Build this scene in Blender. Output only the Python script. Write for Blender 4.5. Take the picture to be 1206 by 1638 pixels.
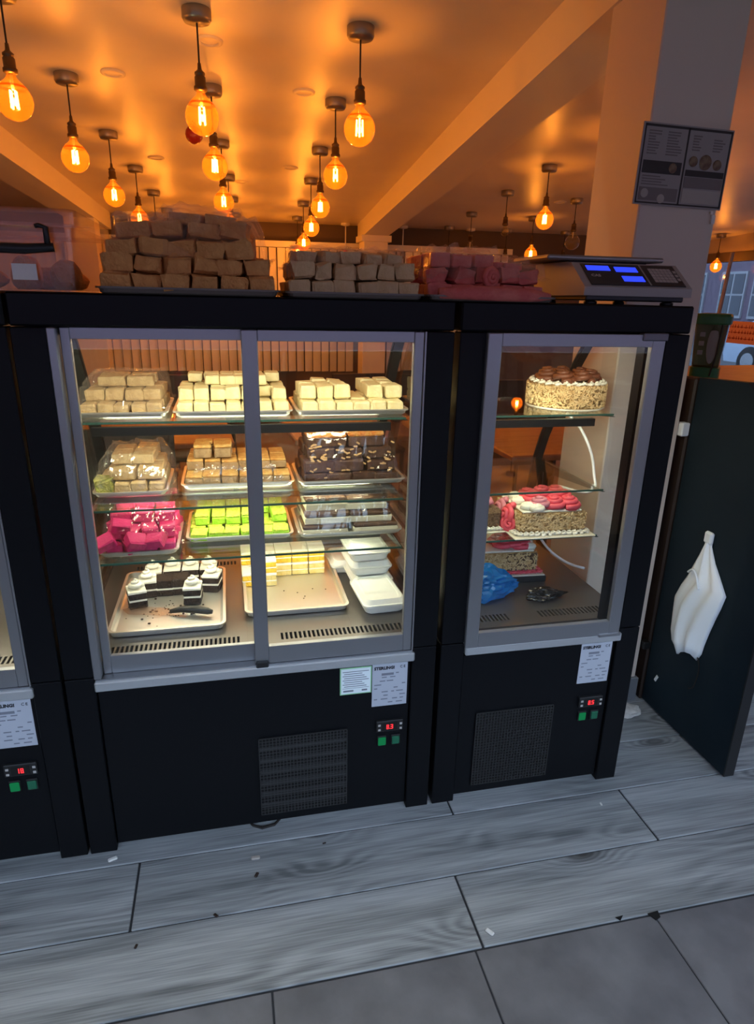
import bpy, math, random
import numpy as np
from mathutils import Vector, Matrix
random.seed(7)
for o in list(bpy.data.objects): bpy.data.objects.remove(o)
S = bpy.context.scene
COL = S.collection
PI = math.pi

# ------------------------------------------------------------------ camera
def cam_axes(yaw, pitch, roll):
    f = Vector((math.sin(yaw)*math.cos(pitch), math.cos(yaw)*math.cos(pitch), math.sin(pitch)))
    r = Vector((math.cos(yaw), -math.sin(yaw), 0)); u = r.cross(f)
    return math.cos(roll)*r+math.sin(roll)*u, -math.sin(roll)*r+math.cos(roll)*u, f
cd = bpy.data.cameras.new('camera'); cam = bpy.data.objects.new('camera', cd); COL.objects.link(cam)
_r, _u, _f = cam_axes(0.22584, -0.33345, 0.02329)
_m = Matrix((_r, _u, -_f)).transposed().to_4x4(); _m.translation = (0.4245, -1.4958, 1.4364)
cam.matrix_world = _m
cd.sensor_fit = 'VERTICAL'; cd.sensor_height = 36.0; cd.lens = 1044.9*36/1638
cd.shift_y = 17/1638; cd.clip_start = 0.02; cd.clip_end = 200
S.camera = cam

# ------------------------------------------------------------------ world (dusk sky) and exposure
w = bpy.data.worlds.new('dusk_sky'); S.world = w; w.use_nodes = True
bg = w.node_tree.nodes['Background']; bg.inputs[0].default_value = (0.58, 0.75, 1.0, 1); bg.inputs[1].default_value = 7.2
S.cycles.transparent_max_bounces = 40; S.cycles.max_bounces = 12
S.view_settings.view_transform = 'Standard'; S.view_settings.look = 'None'
S.view_settings.exposure = 0.0; S.view_settings.gamma = 1.0; S.view_settings.use_curve_mapping = False

# light levels
BULB_W = 6.6; BULB_COL = (1.0, 0.45, 0.10)
CASE_LED = 52.0; SHELF_LED = 46.0; LED_COL = (1.0, 0.90, 0.64)

# ------------------------------------------------------------------ materials
MAT = {}
def M(name, col, rough=.5, metal=0., col2=None, nscale=8., bump=0., bscale=40., spec=.5, stretch=None, alpha=None, emit=None, estr=0., detail=4., coat=0., sss=0.):
    m = bpy.data.materials.new(name); MAT[name] = m; m.use_nodes = True
    nt = m.node_tree; b = nt.nodes['Principled BSDF']
    b.inputs['Base Color'].default_value = (*col, 1); b.inputs['Roughness'].default_value = rough
    b.inputs['Metallic'].default_value = metal; b.inputs['Specular IOR Level'].default_value = spec
    b.inputs['Coat Weight'].default_value = coat
    if sss: b.inputs['Subsurface Weight'].default_value = sss; b.inputs['Subsurface Scale'].default_value = .01
    if emit: b.inputs['Emission Color'].default_value = (*emit, 1); b.inputs['Emission Strength'].default_value = estr
    if col2 or bump:
        tc = nt.nodes.new('ShaderNodeTexCoord'); mp = nt.nodes.new('ShaderNodeMapping')
        nt.links.new(tc.outputs['Object'], mp.inputs[0])
        if stretch: mp.inputs['Scale'].default_value = stretch
    if col2:
        n = nt.nodes.new('ShaderNodeTexNoise'); n.inputs['Scale'].default_value = nscale; n.inputs['Detail'].default_value = detail
        nt.links.new(mp.outputs[0], n.inputs['Vector'])
        r = nt.nodes.new('ShaderNodeValToRGB'); r.color_ramp.elements[0].position = .35; r.color_ramp.elements[1].position = .65
        r.color_ramp.elements[0].color = (*col, 1); r.color_ramp.elements[1].color = (*col2, 1)
        nt.links.new(n.outputs['Fac'], r.inputs[0]); nt.links.new(r.outputs[0], b.inputs['Base Color'])
    if bump:
        n = nt.nodes.new('ShaderNodeTexNoise'); n.inputs['Scale'].default_value = bscale; n.inputs['Detail'].default_value = 5
        nt.links.new(mp.outputs[0], n.inputs['Vector'])
        bp = nt.nodes.new('ShaderNodeBump'); bp.inputs['Strength'].default_value = bump; bp.inputs['Distance'].default_value = .01
        nt.links.new(n.outputs['Fac'], bp.inputs['Height']); nt.links.new(bp.outputs[0], b.inputs['Normal'])
    return m
def Mglass(name, tint=(1, 1, 1), rough=.02, ior=1.45, body=0., bodycol=(1, 1, 1), gmax=1.0, flatfac=None):
    """thin sheet: clear transmission, fresnel reflection, optional cloudy body"""
    m = bpy.data.materials.new(name); MAT[name] = m; m.use_nodes = True; nt = m.node_tree
    nt.nodes.remove(nt.nodes['Principled BSDF']); out = nt.nodes['Material Output']
    t = nt.nodes.new('ShaderNodeBsdfTransparent'); t.inputs[0].default_value = (*tint, 1)
    g = nt.nodes.new('ShaderNodeBsdfGlossy'); g.inputs['Roughness'].default_value = rough; g.inputs[0].default_value = (gmax, gmax, gmax, 1)
    lw = nt.nodes.new('ShaderNodeLayerWeight'); lw.inputs[0].default_value = .5      # Schlick reflectance, same on both faces of the sheet
    pw = nt.nodes.new('ShaderNodeMath'); pw.operation = 'POWER'; pw.inputs[1].default_value = 5.; nt.links.new(lw.outputs['Facing'], pw.inputs[0])
    F0 = ((ior-1)/(ior+1))**2
    f = nt.nodes.new('ShaderNodeMath'); f.operation = 'MULTIPLY_ADD'; f.inputs[1].default_value = 1-F0; f.inputs[2].default_value = F0; nt.links.new(pw.outputs[0], f.inputs[0])
    base = t
    if body:
        d = nt.nodes.new('ShaderNodeBsdfTranslucent'); d.inputs[0].default_value = (*bodycol, 1)
        d2 = nt.nodes.new('ShaderNodeBsdfDiffuse'); d2.inputs[0].default_value = (*bodycol, 1)
        a = nt.nodes.new('ShaderNodeMixShader'); a.inputs[0].default_value = .5
        nt.links.new(d.outputs[0], a.inputs[1]); nt.links.new(d2.outputs[0], a.inputs[2])
        mx = nt.nodes.new('ShaderNodeMixShader'); mx.inputs[0].default_value = body
        nt.links.new(t.outputs[0], mx.inputs[1]); nt.links.new(a.outputs[0], mx.inputs[2]); base = mx
    x = nt.nodes.new('ShaderNodeMixShader')
    if flatfac is None: nt.links.new(f.outputs[0], x.inputs[0])
    else: x.inputs[0].default_value = flatfac
    nt.links.new(base.outputs[0], x.inputs[1]); nt.links.new(g.outputs[0], x.inputs[2]); nt.links.new(x.outputs[0], out.inputs[0])
    return m
def Memit(name, col, s):
    m = bpy.data.materials.new(name); MAT[name] = m; m.use_nodes = True; nt = m.node_tree
    nt.nodes.remove(nt.nodes['Principled BSDF']); e = nt.nodes.new('ShaderNodeEmission')
    e.inputs[0].default_value = (*col, 1); e.inputs[1].default_value = s; nt.links.new(e.outputs[0], nt.nodes['Material Output'].inputs[0]); return m

def wood_tile(name, dark, light, knot):
    m = bpy.data.materials.new(name); MAT[name] = m; m.use_nodes = True; nt = m.node_tree; b = nt.nodes['Principled BSDF']
    L = nt.links.new; N = nt.nodes.new
    def math_(op, a, b_=None, c=None):
        n = N('ShaderNodeMath'); n.operation = op
        for k, q in enumerate((a, b_, c)):
            if q is None: continue
            if isinstance(q, (int, float)): n.inputs[k].default_value = q
            else: L(q, n.inputs[k])
        return n.outputs[0]
    tc = N('ShaderNodeTexCoord'); oi = N('ShaderNodeObjectInfo')
    add = N('ShaderNodeVectorMath'); add.operation = 'ADD'; L(tc.outputs['Object'], add.inputs[0]); L(math_('MULTIPLY', oi.outputs['Random'], 41.), add.inputs[1])
    def mapped(sc):
        q = N('ShaderNodeMapping'); q.inputs['Scale'].default_value = sc; L(add.outputs[0], q.inputs[0]); return q.outputs[0]
    def noise(vec, scale, det, dist=0.):
        n = N('ShaderNodeTexNoise'); n.inputs['Scale'].default_value = scale; n.inputs['Detail'].default_value = det; n.inputs['Distortion'].default_value = dist; L(vec, n.inputs['Vector']); return n.outputs['Fac']
    sep = N('ShaderNodeSeparateXYZ'); L(add.outputs[0], sep.inputs[0])
    vo = N('ShaderNodeTexVoronoi'); L(mapped((2.0, 5.4, 1)), vo.inputs['Vector']); vo.inputs['Scale'].default_value = .9
    d = vo.outputs['Distance']
    near = math_('POWER', math_('SUBTRACT', 1., math_('MINIMUM', math_('MULTIPLY', d, 2.4), 1.)), 2.)
    warp = noise(mapped((1.4, 5, 1)), 1., 2, .4)
    phase = math_('ADD', math_('ADD', math_('MULTIPLY', sep.outputs['Y'], 190.), math_('MULTIPLY', warp, 52.)), math_('MULTIPLY', near, 34.))
    ring = math_('MULTIPLY_ADD', math_('SINE', phase), .5, .5)
    mask = noise(mapped((.9, 4, 1)), 1.4, 2)
    mask = math_('MAXIMUM', math_('MULTIPLY', math_('SUBTRACT', mask, .42), 3.0), 0.)
    mask = math_('MINIMUM', math_('ADD', mask, near), 1.)
    fine = noise(mapped((7, 240, 1)), 1., 5)
    broad = noise(mapped((1.2, 16, 1)), 1.2, 3)
    val = math_('ADD', math_('MULTIPLY', fine, .55), math_('MULTIPLY', broad, .75))
    val = math_('SUBTRACT', val, math_('MULTIPLY', math_('MULTIPLY', ring, mask), .28))
    r = N('ShaderNodeValToRGB'); e = r.color_ramp.elements; e[0].position = .38; e[1].position = .82; e[0].color = (*dark, 1); e[1].color = (*light, 1); L(val, r.inputs[0])
    kf = math_('MULTIPLY', math_('SUBTRACT', 1., math_('MINIMUM', math_('MULTIPLY', d, 7.5), 1.)), 1.1)
    mx = N('ShaderNodeMix'); mx.data_type = 'RGBA'; mx.inputs[7].default_value = (*knot, 1); L(kf, mx.inputs[0]); L(r.outputs[0], mx.inputs[6]); L(mx.outputs[2], b.inputs['Base Color'])
    b.inputs['Roughness'].default_value = .45
    bp = N('ShaderNodeBump'); bp.inputs['Strength'].default_value = .12; bp.inputs['Distance'].default_value = .004; L(val, bp.inputs['Height']); L(bp.outputs[0], b.inputs['Normal']); return m

M('black_paint', (.004, .0045, .006), .42, spec=.18, bump=.03, bscale=300)
M('black_plastic', (.012, .012, .013), .45)
M('mesh_grey', (.035, .035, .036), .5)
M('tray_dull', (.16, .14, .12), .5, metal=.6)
M('sill_alu', (.62, .64, .66), .4, metal=.7)
M('charcoal_steel', (.12, .11, .10), .32, metal=.6, bump=.02, bscale=60)
M('slot_dark', (.004, .004, .004), .9)
M('aluminium', (.36, .37, .39), .36, metal=.8, bump=.015, bscale=200, stretch=(1, 1, 12))
M('aluminium_dark', (.18, .18, .19), .4, metal=.8)
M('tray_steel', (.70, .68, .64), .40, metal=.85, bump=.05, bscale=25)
Mglass('clear_glass', (.985, .995, .99), .01)
Mglass('shelf_glass', (.93, .985, .965), .01)
M('glass_edge', (.03, .085, .07), .6, spec=.2)
Mglass('dimmed_shopfront', (.42, .45, .48), .02)  # tint added to dim the daylit street behind the glass
Mglass('cling_film', (.99, .99, .99), .06, body=.016, flatfac=.04)
Mglass('wrap_film', (.98, .97, .97), .09, body=.05, flatfac=.09)
Mglass('clear_plastic', (.92, .88, .85), .2, body=.08, bodycol=(.75, .42, .28), flatfac=.03)
Mglass('frosted_plastic', (.90, .82, .76), .3, body=.18, bodycol=(.8, .48, .34), flatfac=.04)
Mglass('amber_glass', (1.0, .64, .22), .03, 1.5, body=.07, bodycol=(1., .40, .05))
Mglass('pale_bulb_glass', (.95, .90, .75), .03, 1.5, body=.05, bodycol=(.9, .8, .5))
Memit('filament', (1.0, .66, .24), 30.)
Memit('case_led', LED_COL, CASE_LED)
Memit('shelf_led', LED_COL, SHELF_LED)
Memit('red_digit', (1.0, .03, .04), 2.2)
Memit('blue_lcd', (.03, .06, 1.0), 1.3)
Memit('green_lamp', (.02, .45, .16), .35)
M('switch_green', (.01, .12, .06), .3)
M('label_silver', (.42, .44, .50), .45)
M('label_white', (.72, .78, .80), .5)
M('label_green', (.28, .55, .30), .5)
M('ink', (.01, .01, .015), .6)
M('ink_grey', (.17, .18, .22), .6)
M('brass_dark', (.13, .085, .045), .4, metal=.8)
M('pewter', (.30, .26, .21), .35, metal=.7)
M('cord_black', (.012, .008, .006), .7)
M('ceiling_paint', (.66, .56, .44), .36, spec=.45, col2=(.74, .64, .50), nscale=1.6, bump=.05, bscale=5)
M('beam_paint', (.78, .68, .52), .5)
M('column_paint', (.66, .56, .48), .6, bump=.02, bscale=60)
M('dark_wall', (.09, .06, .045), .7)
M('wall_paint', (.40, .32, .26), .7)
M('blind_fabric', (.82, .76, .66), .8)
M('walnut', (.30, .12, .055), .4, col2=(.42, .19, .09), nscale=3, stretch=(2, 14, 2))
M('dark_chair', (.03, .018, .014), .5)
M('skirting', (.16, .17, .19), .6)
M('grout', (.03, .032, .036), .9)
M('cafe_floor', (.24, .16, .11), .4)
wood_tile('wood_plank', (.13, .14, .148), (.42, .44, .45), (.06, .058, .056))
M('stone_tile', (.125, .124, .132), .5, col2=(.20, .198, .208), nscale=7, bump=.08, bscale=50, detail=8)
M('navy_panel', (.006, .014, .021), .6, col2=(.009, .020, .029), spec=.25, nscale=3, bump=.03, bscale=30)
M('white_plastic', (.80, .84, .88), .45, bump=.1, bscale=25)
M('foam_white', (.80, .79, .75), .55, bump=.06, bscale=120)
M('mortar', (.45, .44, .42), .9, col2=(.62, .60, .58), nscale=20, bump=.6, bscale=30)
M('paper', (.34, .31, .30), .6)
M('paper_dark', (.035, .028, .028), .6)
M('paper_mid', (.19, .16, .155), .6)
M('paper_food', (.13, .065, .045), .6, col2=(.24, .17, .10), nscale=60)
M('paper_light', (.42, .38, .34), .6)
M('burfi_beige', (.48, .33, .15), .7, col2=(.60, .44, .22), nscale=40, bump=.55, bscale=120)
M('burfi_tan', (.30, .19, .09), .75, col2=(.42, .28, .14), nscale=40, bump=.6, bscale=120)
M('burfi_cream', (.76, .64, .32), .65, col2=(.84, .74, .44), nscale=40, bump=.4, bscale=110)
M('burfi_brown', (.62, .27, .075), .75, col2=(.72, .35, .11), nscale=40, bump=.6, bscale=120)
M('burfi_grey', (.60, .39, .19), .75, col2=(.68, .47, .25), nscale=30, bump=.5, bscale=110)
M('burfi_gold', (.62, .30, .07), .6, col2=(.75, .48, .16), nscale=60, bump=.6, bscale=140)
M('pistachio', (.30, .32, .05), .8, col2=(.55, .50, .12), nscale=90, bump=1., bscale=160)
M('orange_topping', (.75, .22, .025), .55, col2=(.85, .42, .10), nscale=80, bump=.8, bscale=150)
M('chocolate', (.050, .018, .008), .5, col2=(.085, .034, .015), nscale=60, bump=.4, bscale=120)
M('almond', (.55, .34, .15), .6)
M('pink_sweet', (.54, .012, .115), .55, col2=(.62, .02, .15), nscale=30, bump=.35, bscale=90)
M('dusty_pink', (.62, .115, .10), .65, col2=(.70, .18, .14), nscale=30, bump=.4, bscale=90)
M('lime_sweet', (.28, .58, .02), .6, col2=(.42, .66, .05), nscale=60, bump=.5, bscale=120)
M('lime_crumb', (.62, .66, .10), .7, col2=(.46, .70, .05), nscale=120, bump=1., bscale=160)
M('white_fudge', (.60, .55, .42), .6, bump=.3, bscale=80)
M('yellow_sponge', (.80, .46, .02), .75, col2=(.86, .56, .06), nscale=80, bump=.6, bscale=140)
M('pale_sponge', (.78, .58, .16), .75, col2=(.82, .66, .28), nscale=80, bump=.6, bscale=140)
M('cream', (.86, .83, .72), .5, sss=.0, bump=.15, bscale=60)
M('dark_sponge', (.016, .008, .006), .8, col2=(.035, .018, .012), nscale=80, bump=.8, bscale=140)
M('nut_coat', (.40, .23, .085), .75, col2=(.62, .42, .20), nscale=120, bump=1., bscale=160)
M('nut_flake', (.60, .40, .18), .65, col2=(.72, .55, .30), nscale=60)
M('dark_nut_coat', (.10, .055, .03), .75, col2=(.22, .13, .07), nscale=120, bump=1., bscale=160)
M('pink_rose', (.78, .09, .13), .5)
M('rose_mauve', (.62, .22, .28), .5)
M('choc_swirl', (.17, .055, .025), .45)
M('turquoise', (.05, .55, .62), .5)
M('cake_board', (.70, .66, .55), .4)
M('bag_white', (.86, .89, .92), .5, bump=.15, bscale=14)
Mglass('blue_bag', (.12, .45, .85), .25, 1.4, body=.65, bodycol=(.02, .30, .75))
M('black_bag', (.008, .008, .008), .25, spec=.7)
M('scale_grey', (.36, .34, .32), .45)
M('scale_steel', (.30, .28, .27), .4, metal=.6)
M('scale_panel', (.02, .018, .02), .35)
M('key_grey', (.45, .42, .40), .5)
M('tub_green', (.015, .11, .03), .45)
Mglass('tub_body', (.42, .45, .30), .2, 1.45, body=.5, bodycol=(.10, .11, .05))
M('tub_print', (.22, .22, .20), .6)
M('counter_wood', (.34, .17, .08), .45, col2=(.45, .24, .12), nscale=4, stretch=(3, 20, 3))
M('orange_card', (.85, .40, .27), .7)
M('red_ink', (.35, .04, .03), .7)
M('car_paint', (.42, .50, .62), .25, spec=.6)
M('tyre', (.015, .015, .016), .8)
M('car_glass', (.05, .06, .08), .1)
M('brick_dusk', (.16, .12, .16), .9, col2=(.20, .15, .19), nscale=6)
M('window_white', (.38, .38, .40), .6)
M('asphalt', (.08, .08, .085), .9)
M('red_gloss', (.30, .02, .012), .25)
M('red_shade', (.45, .06, .03), .5)
M('white_metal', (.7, .66, .6), .5)
M('roof_dark', (.08, .08, .09), .9)

# ------------------------------------------------------------------ mesh helpers
class MB:
    def __init__(s): s.v = []; s.f = []; s.sm = False
    def add(s, v, f):
        o = len(s.v); s.v += [tuple(p) for p in v]; s.f += [tuple(i+o for i in q) for q in f]; return s
    def box(s, x0, x1, y0, y1, z0, z1, bev=0.):
        b = min(bev, (x1-x0)*.45, (y1-y0)*.45, (z1-z0)*.45)
        if b <= 0:
            v = [(x, y, z) for z in (z0, z1) for y in (y0, y1) for x in (x0, x1)]
            return s.add(v, [(0, 2, 3, 1), (4, 5, 7, 6), (0, 1, 5, 4), (2, 6, 7, 3), (0, 4, 6, 2), (1, 3, 7, 5)])
        v, f = chamfer(x0, x1, y0, y1, z0, z1, b); return s.add(v, f)
    def prism(s, poly, h0, h1, axis='x'):
        """polygon extruded along an axis: x -> poly is (y,z); y -> (x,z); z -> (x,y)"""
        def P(a, b, h): return (h, a, b) if axis == 'x' else ((a, h, b) if axis == 'y' else (a, b, h))
        n = len(poly); v = [P(a, b, h0) for a, b in poly]+[P(a, b, h1) for a, b in poly]
        f = [tuple(range(n-1, -1, -1)), tuple(range(n, 2*n))]+[(i, (i+1) % n, n+(i+1) % n, n+i) for i in range(n)]
        return s.add(v, f)
    def lathe(s, prof, seg=16, c=(0, 0, 0)):
        v = []; f = []; n = len(prof)
        for k in range(seg):
            a = 2*PI*k/seg
            for r, z in prof: v.append((c[0]+r*math.cos(a), c[1]+r*math.sin(a), c[2]+z))
        for k in range(seg):
            for i in range(n-1):
                f.append((k*n+i, ((k+1) % seg)*n+i, ((k+1) % seg)*n+i+1, k*n+i+1))
        return s.add(v, f)
    def tube(s, pts, r, seg=6, caps=True):
        pts = [Vector(p) for p in pts]; v = []; f = []; n = len(pts)
        rr = r if isinstance(r, (list, tuple)) else [r]*n
        up = Vector((0, 0, 1)); pn = None
        for i, p in enumerate(pts):
            t = (pts[min(i+1, n-1)]-pts[max(i-1, 0)])
            t = t.normalized() if t.length > 1e-9 else Vector((0, 0, 1))
            if pn is None: a = t.cross(up); a = a.normalized() if a.length > 1e-3 else Vector((1, 0, 0))
            else: a = (pn-t*pn.dot(t)).normalized()
            pn = a; b = t.cross(a)
            for k in range(seg):
                q = 2*PI*k/seg; v.append(p+rr[i]*(math.cos(q)*a+math.sin(q)*b))
        for i in range(n-1):
            for k in range(seg): f.append((i*seg+k, i*seg+(k+1) % seg, (i+1)*seg+(k+1) % seg, (i+1)*seg+k))
        if caps: f += [tuple(range(seg-1, -1, -1)), tuple((n-1)*seg+k for k in range(seg))]
        return s.add(v, f)
    def grid(s, P):
        """P[i][j] -> point"""
        n = len(P); m = len(P[0]); v = [p for row in P for p in row]
        return s.add(v, [(i*m+j, i*m+j+1, (i+1)*m+j+1, (i+1)*m+j) for i in range(n-1) for j in range(m-1)])
    def mesh(s, name, mat, smooth=False):
        me = bpy.data.meshes.new(name); me.from_pydata(s.v, [], s.f)
        if mat: me.materials.append(MAT[mat])
        if smooth: me.shade_smooth()
        me.update(); return me
    def build(s, name, mat, parent=None, smooth=False, loc=None, rot=None):
        return obj(name, s.mesh(name, mat, smooth), parent, loc, rot)
def chamfer(x0, x1, y0, y1, z0, z1, b):
    v = []; idx = {}
    for sx in (0, 1):
        for sy in (0, 1):
            for sz in (0, 1):
                c = ((x0, x1)[sx], (y0, y1)[sy], (z0, z1)[sz]); d = (1-2*sx, 1-2*sy, 1-2*sz)
                for a in range(3):
                    p = [c[i]+d[i]*b for i in range(3)]; p[a] = c[a]; idx[(sx, sy, sz, a)] = len(v); v.append(tuple(p))
    f = []
    def I(k, a): return idx[(*k, a)]
    cyc = [(0, 0), (1, 0), (1, 1), (0, 1)]
    for a in range(3):
        for sd in (0, 1):
            q = []
            for (m, n) in cyc:
                k = [0, 0, 0]; k[a] = sd; k[(a+1) % 3] = m; k[(a+2) % 3] = n; q.append(I(tuple(k), a))
            f.append(tuple(q) if sd else tuple(q[::-1]))
    for a in range(3):
        b1, c1 = (a+1) % 3, (a+2) % 3
        for sb in (0, 1):
            for sc in (0, 1):
                k0 = [0, 0, 0]; k1 = [0, 0, 0]; k0[a] = 0; k1[a] = 1
                for k in (k0, k1): k[b1] = sb; k[c1] = sc
                q = (I(tuple(k0), b1), I(tuple(k1), b1), I(tuple(k1), c1), I(tuple(k0), c1))
                f.append(q if (sb ^ sc) else q[::-1])
    for sx in (0, 1):
        for sy in (0, 1):
            for sz in (0, 1):
                k = (sx, sy, sz); q = (I(k, 0), I(k, 1), I(k, 2)); f.append(q if (sx+sy+sz) % 2 else q[::-1])
    return v, f
def obj(name, me, parent=None, loc=None, rot=None):
    o = bpy.data.objects.new(name, me); COL.objects.link(o)
    if parent: o.parent = parent
    if loc is not None: o.location = loc
    if rot is not None: o.rotation_euler = rot
    return o
def tag(o, label, cat, group=None):
    o['label'] = label; o['category'] = cat
    if group: o['group'] = group
    return o
def thing(name, label, cat, loc=(0, 0, 0), rotz=0., group=None):
    o = bpy.data.objects.new(name, None); COL.objects.link(o); o.location = loc; o.rotation_euler = (0, 0, rotz)
    o.empty_display_size = .05
    return tag(o, label, cat, group)
def struct(o, label=None):
    o['kind'] = 'structure'
    if label: o['label'] = label
    return o
def stuff(o): o['kind'] = 'stuff'; return o
def text(body, size, name, mat, parent, loc, rot=(PI/2, 0, 0), ext=.0004, align='LEFT', shear=0., bold=0.):
    c = bpy.data.curves.new(name, 'FONT'); c.body = body; c.size = size; c.extrude = ext; c.align_x = align; c.shear = shear; c.offset = bold
    c.resolution_u = 2
    t = bpy.data.objects.new(name, c); COL.objects.link(t)
    dg = bpy.context.evaluated_depsgraph_get(); me = bpy.data.meshes.new_from_object(t.evaluated_get(dg)); bpy.data.objects.remove(t)
    me.materials.clear(); me.materials.append(MAT[mat]); me.name = name
    return obj(name, me, parent, loc, rot)
def rrect(x0, x1, y0, y1, r, n=4):
    pts = []
    for cx, cy, a0 in ((x1-r, y1-r, 0), (x0+r, y1-r, PI/2), (x0+r, y0+r, PI), (x1-r, y0+r, 1.5*PI)):
        for k in range(n+1):
            a = a0+k*PI/2/n; pts.append((cx+r*math.cos(a), cy+r*math.sin(a)))
    return pts
def loops(mb, L, cap0=True, cap1=True):
    n = len(L[0]); v = [p for l in L for p in l]; f = []
    for i in range(len(L)-1):
        for k in range(n): f.append((i*n+k, i*n+(k+1) % n, (i+1)*n+(k+1) % n, (i+1)*n+k))
    if cap0: f.append(tuple(range(n-1, -1, -1)))
    if cap1: f.append(tuple((len(L)-1)*n+k for k in range(n)))
    return mb.add(v, f)
_rn = np.random.RandomState(3)
def vnoise(shape, cells, seed):
    """smooth value noise on a grid"""
    r = np.random.RandomState(seed); g = r.rand(cells[0]+2, cells[1]+2)
    y = np.linspace(0, cells[0], shape[0]); x = np.linspace(0, cells[1], shape[1])
    yi = y.astype(int); xi = x.astype(int); fy = (y-yi)[:, None]; fx = (x-xi)[None, :]
    fy = fy*fy*(3-2*fy); fx = fx*fx*(3-2*fx)
    a = g[np.ix_(yi, xi)]; b = g[np.ix_(yi, xi+1)]; c = g[np.ix_(yi+1, xi)]; d = g[np.ix_(yi+1, xi+1)]
    return a*(1-fy)*(1-fx)+b*(1-fy)*fx+c*fy*(1-fx)+d*fy*fx

# ================================================================== SETTING
# room axis: the cafe beyond runs slightly askew to the counters and its ceiling drops gently away
UY = 0.04815; UZ = -0.05178            # dx/dy and dz/dy along the room axis
def ceil_z(x, y): return 2.3947-0.002487*(x-.9874)-0.051658*(y-1.3849)
def slab(name, pts, thick, mat, up=True):
    n = len(pts); d = thick if up else -thick
    v = list(pts)+[(p[0], p[1], p[2]+d) for p in pts]
    return MB().add(v, [tuple(range(n-1, -1, -1)), tuple(range(n, 2*n))]+[(i, (i+1) % n, n+(i+1) % n, n+i) for i in range(n)]).build(name, mat)
cx0, cx1, cy0, cy1 = -2.6, 6.6, -2.15, 8.7
struct(slab('ceiling', [(x, y, ceil_z(x, y)) for x, y in ((cx0, cy0), (cx1, cy0), (cx1, cy1), (cx0, cy1))], .06, 'ceiling_paint'),
       'glossy cream ceiling washed amber by the hanging bulbs')
fl = MB().box(cx0, cx1, -2.15, 8.7, -.06, -.004).build('floor', 'grout'); struct(fl, 'grey wood-look planks meeting square stone tiles')
# planks: rows run along the counters
rows = [(-.461, -.258, [-1.88, -.47, .942, 2.35, 3.76]), (-.254, -.053, [-1.284, .131, 1.549, 2.96]), (-.049, .152, [-1.81, -.40, 1.008, 2.42, 3.83]),
        (.156, .357, [-1.2, .21, 1.62, 3.03]), (.361, .562, [-1.9, -.49, .92, 2.33, 3.74]), (.566, .767, [-1.2, .21, 1.45, 2.86])]
pm = {}
for y0, y1, js in rows:
    for a, b in zip(js[:-1], js[1:]):
        k = (round(b-a, 3), round(y1-y0, 3))
        if k not in pm: pm[k] = MB().box(-(b-a)/2+.003, (b-a)/2-.003, -(y1-y0)/2, (y1-y0)/2, -.01, 0, .0015).mesh('plank', 'wood_plank')
        obj('plank', pm[k], fl, ((a+b)/2, (y0+y1)/2, 0))
tm = MB().box(-.233, .233, -.233, .233, -.01, 0, .0015).mesh('tile', 'stone_tile')
for j in range(3):
    for i in range(-3, 6): obj('tile', tm, fl, (.686+i*.47+(.0 if j == 0 else .0), -.465-.2345-j*.47, -.001), (0, 0, (PI/2)*((i*3+j) % 4)))
MB().box(-2.6, 6.5, .77, 8.6, -.01, -.001).build('cafe_flooring', 'cafe_floor', fl)

# walls
wf = MB()
def far_y(x): return 6.12-.048*(x-1)
wl = MB().box(-2.66, -2.6, -2.15, 6.4, -.05, 2.75).build('wall_left', 'wall_paint'); struct(wl)
wfar = struct(slab('wall_far', [(-2.6, far_y(-2.6), -.02), (4.75, far_y(4.75), -.02), (4.75, far_y(4.75)+.1, -.02), (-2.6, far_y(-2.6)+.1, -.02)], 2.5, 'dark_wall'), 'dark far wall behind the vertical blinds')
struct(MB().box(4.65, 4.75, 5.94, 8.7, -.02, 2.4).box(4.75, 6.6, 8.6, 8.7, -.02, 2.4).build('wall_alcove', 'wall_paint'), 'walls of the alcove beside the street window')
# unseen wall behind the viewer; its opening is added and shaped for floor light
wb = MB().box(-2.6, -1.9, -2.16, -2.1, -.05, 2.75).box(4.2, 6.6, -2.16, -2.1, -.05, 2.75).box(-1.9, 4.2, -2.16, -2.1, 1.95, 2.75).box(-1.9, 4.2, -2.16, -2.1, -.05, 1.15).build('wall_back', 'wall_paint'); struct(wb)
# right wall: shopfront glazing
wr = MB().box(6.10, 6.2, -2.1, 8.7, -.05, .30).box(6.10, 6.2, -2.1, 8.7, 2.00, 2.7).build('wall_right', 'wall_paint'); struct(wr, 'low sill wall and bulkhead around the shopfront glazing')
win = MB().box(6.13, 6.145, -2.1, 8.6, .30, 2.00).build('window_1', 'dimmed_shopfront'); struct(win, 'shopfront glass looking onto the street, tint added to dim it')
for y in (-1.2, .6, 2.4, 4.1, 7.4): MB().box(6.10, 6.18, y-.03, y+.03, .30, 2.0).build('window_mullion', 'dark_wall', win)
MB().box(6.09, 6.18, -2.1, 8.6, 1.90, 2.0).build('window_head', 'dark_wall', win)
# beams along the room axis
def beam(name, xr, y0, y1, w, drop, x_at_y, label):
    def X(y): return xr+UY*(y-x_at_y)
    v = []
    for y in (y0, y1):
        zc = ceil_z(X(y), y); v += [(X(y), y, zc-drop), (X(y)+w, y, zc-drop), (X(y)+w, y, zc+.02), (X(y), y, zc+.02)]
    return struct(MB().add(v, [(0, 1, 2, 3), (7, 6, 5, 4), (0, 4, 5, 1), (1, 5, 6, 2), (2, 6, 7, 3), (3, 7, 4, 0)]).build(name, 'beam_paint'), label)
beam('trim_1', 1.648, -2.05, 6.0, .25, .16, 1.61, 'boxed ceiling beam running from the near column to the far one')
beam('trim_2', -.77-.26, -2.05, 6.0, .26, .155, 3.1, 'boxed ceiling beam above the storage box on the left')

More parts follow.
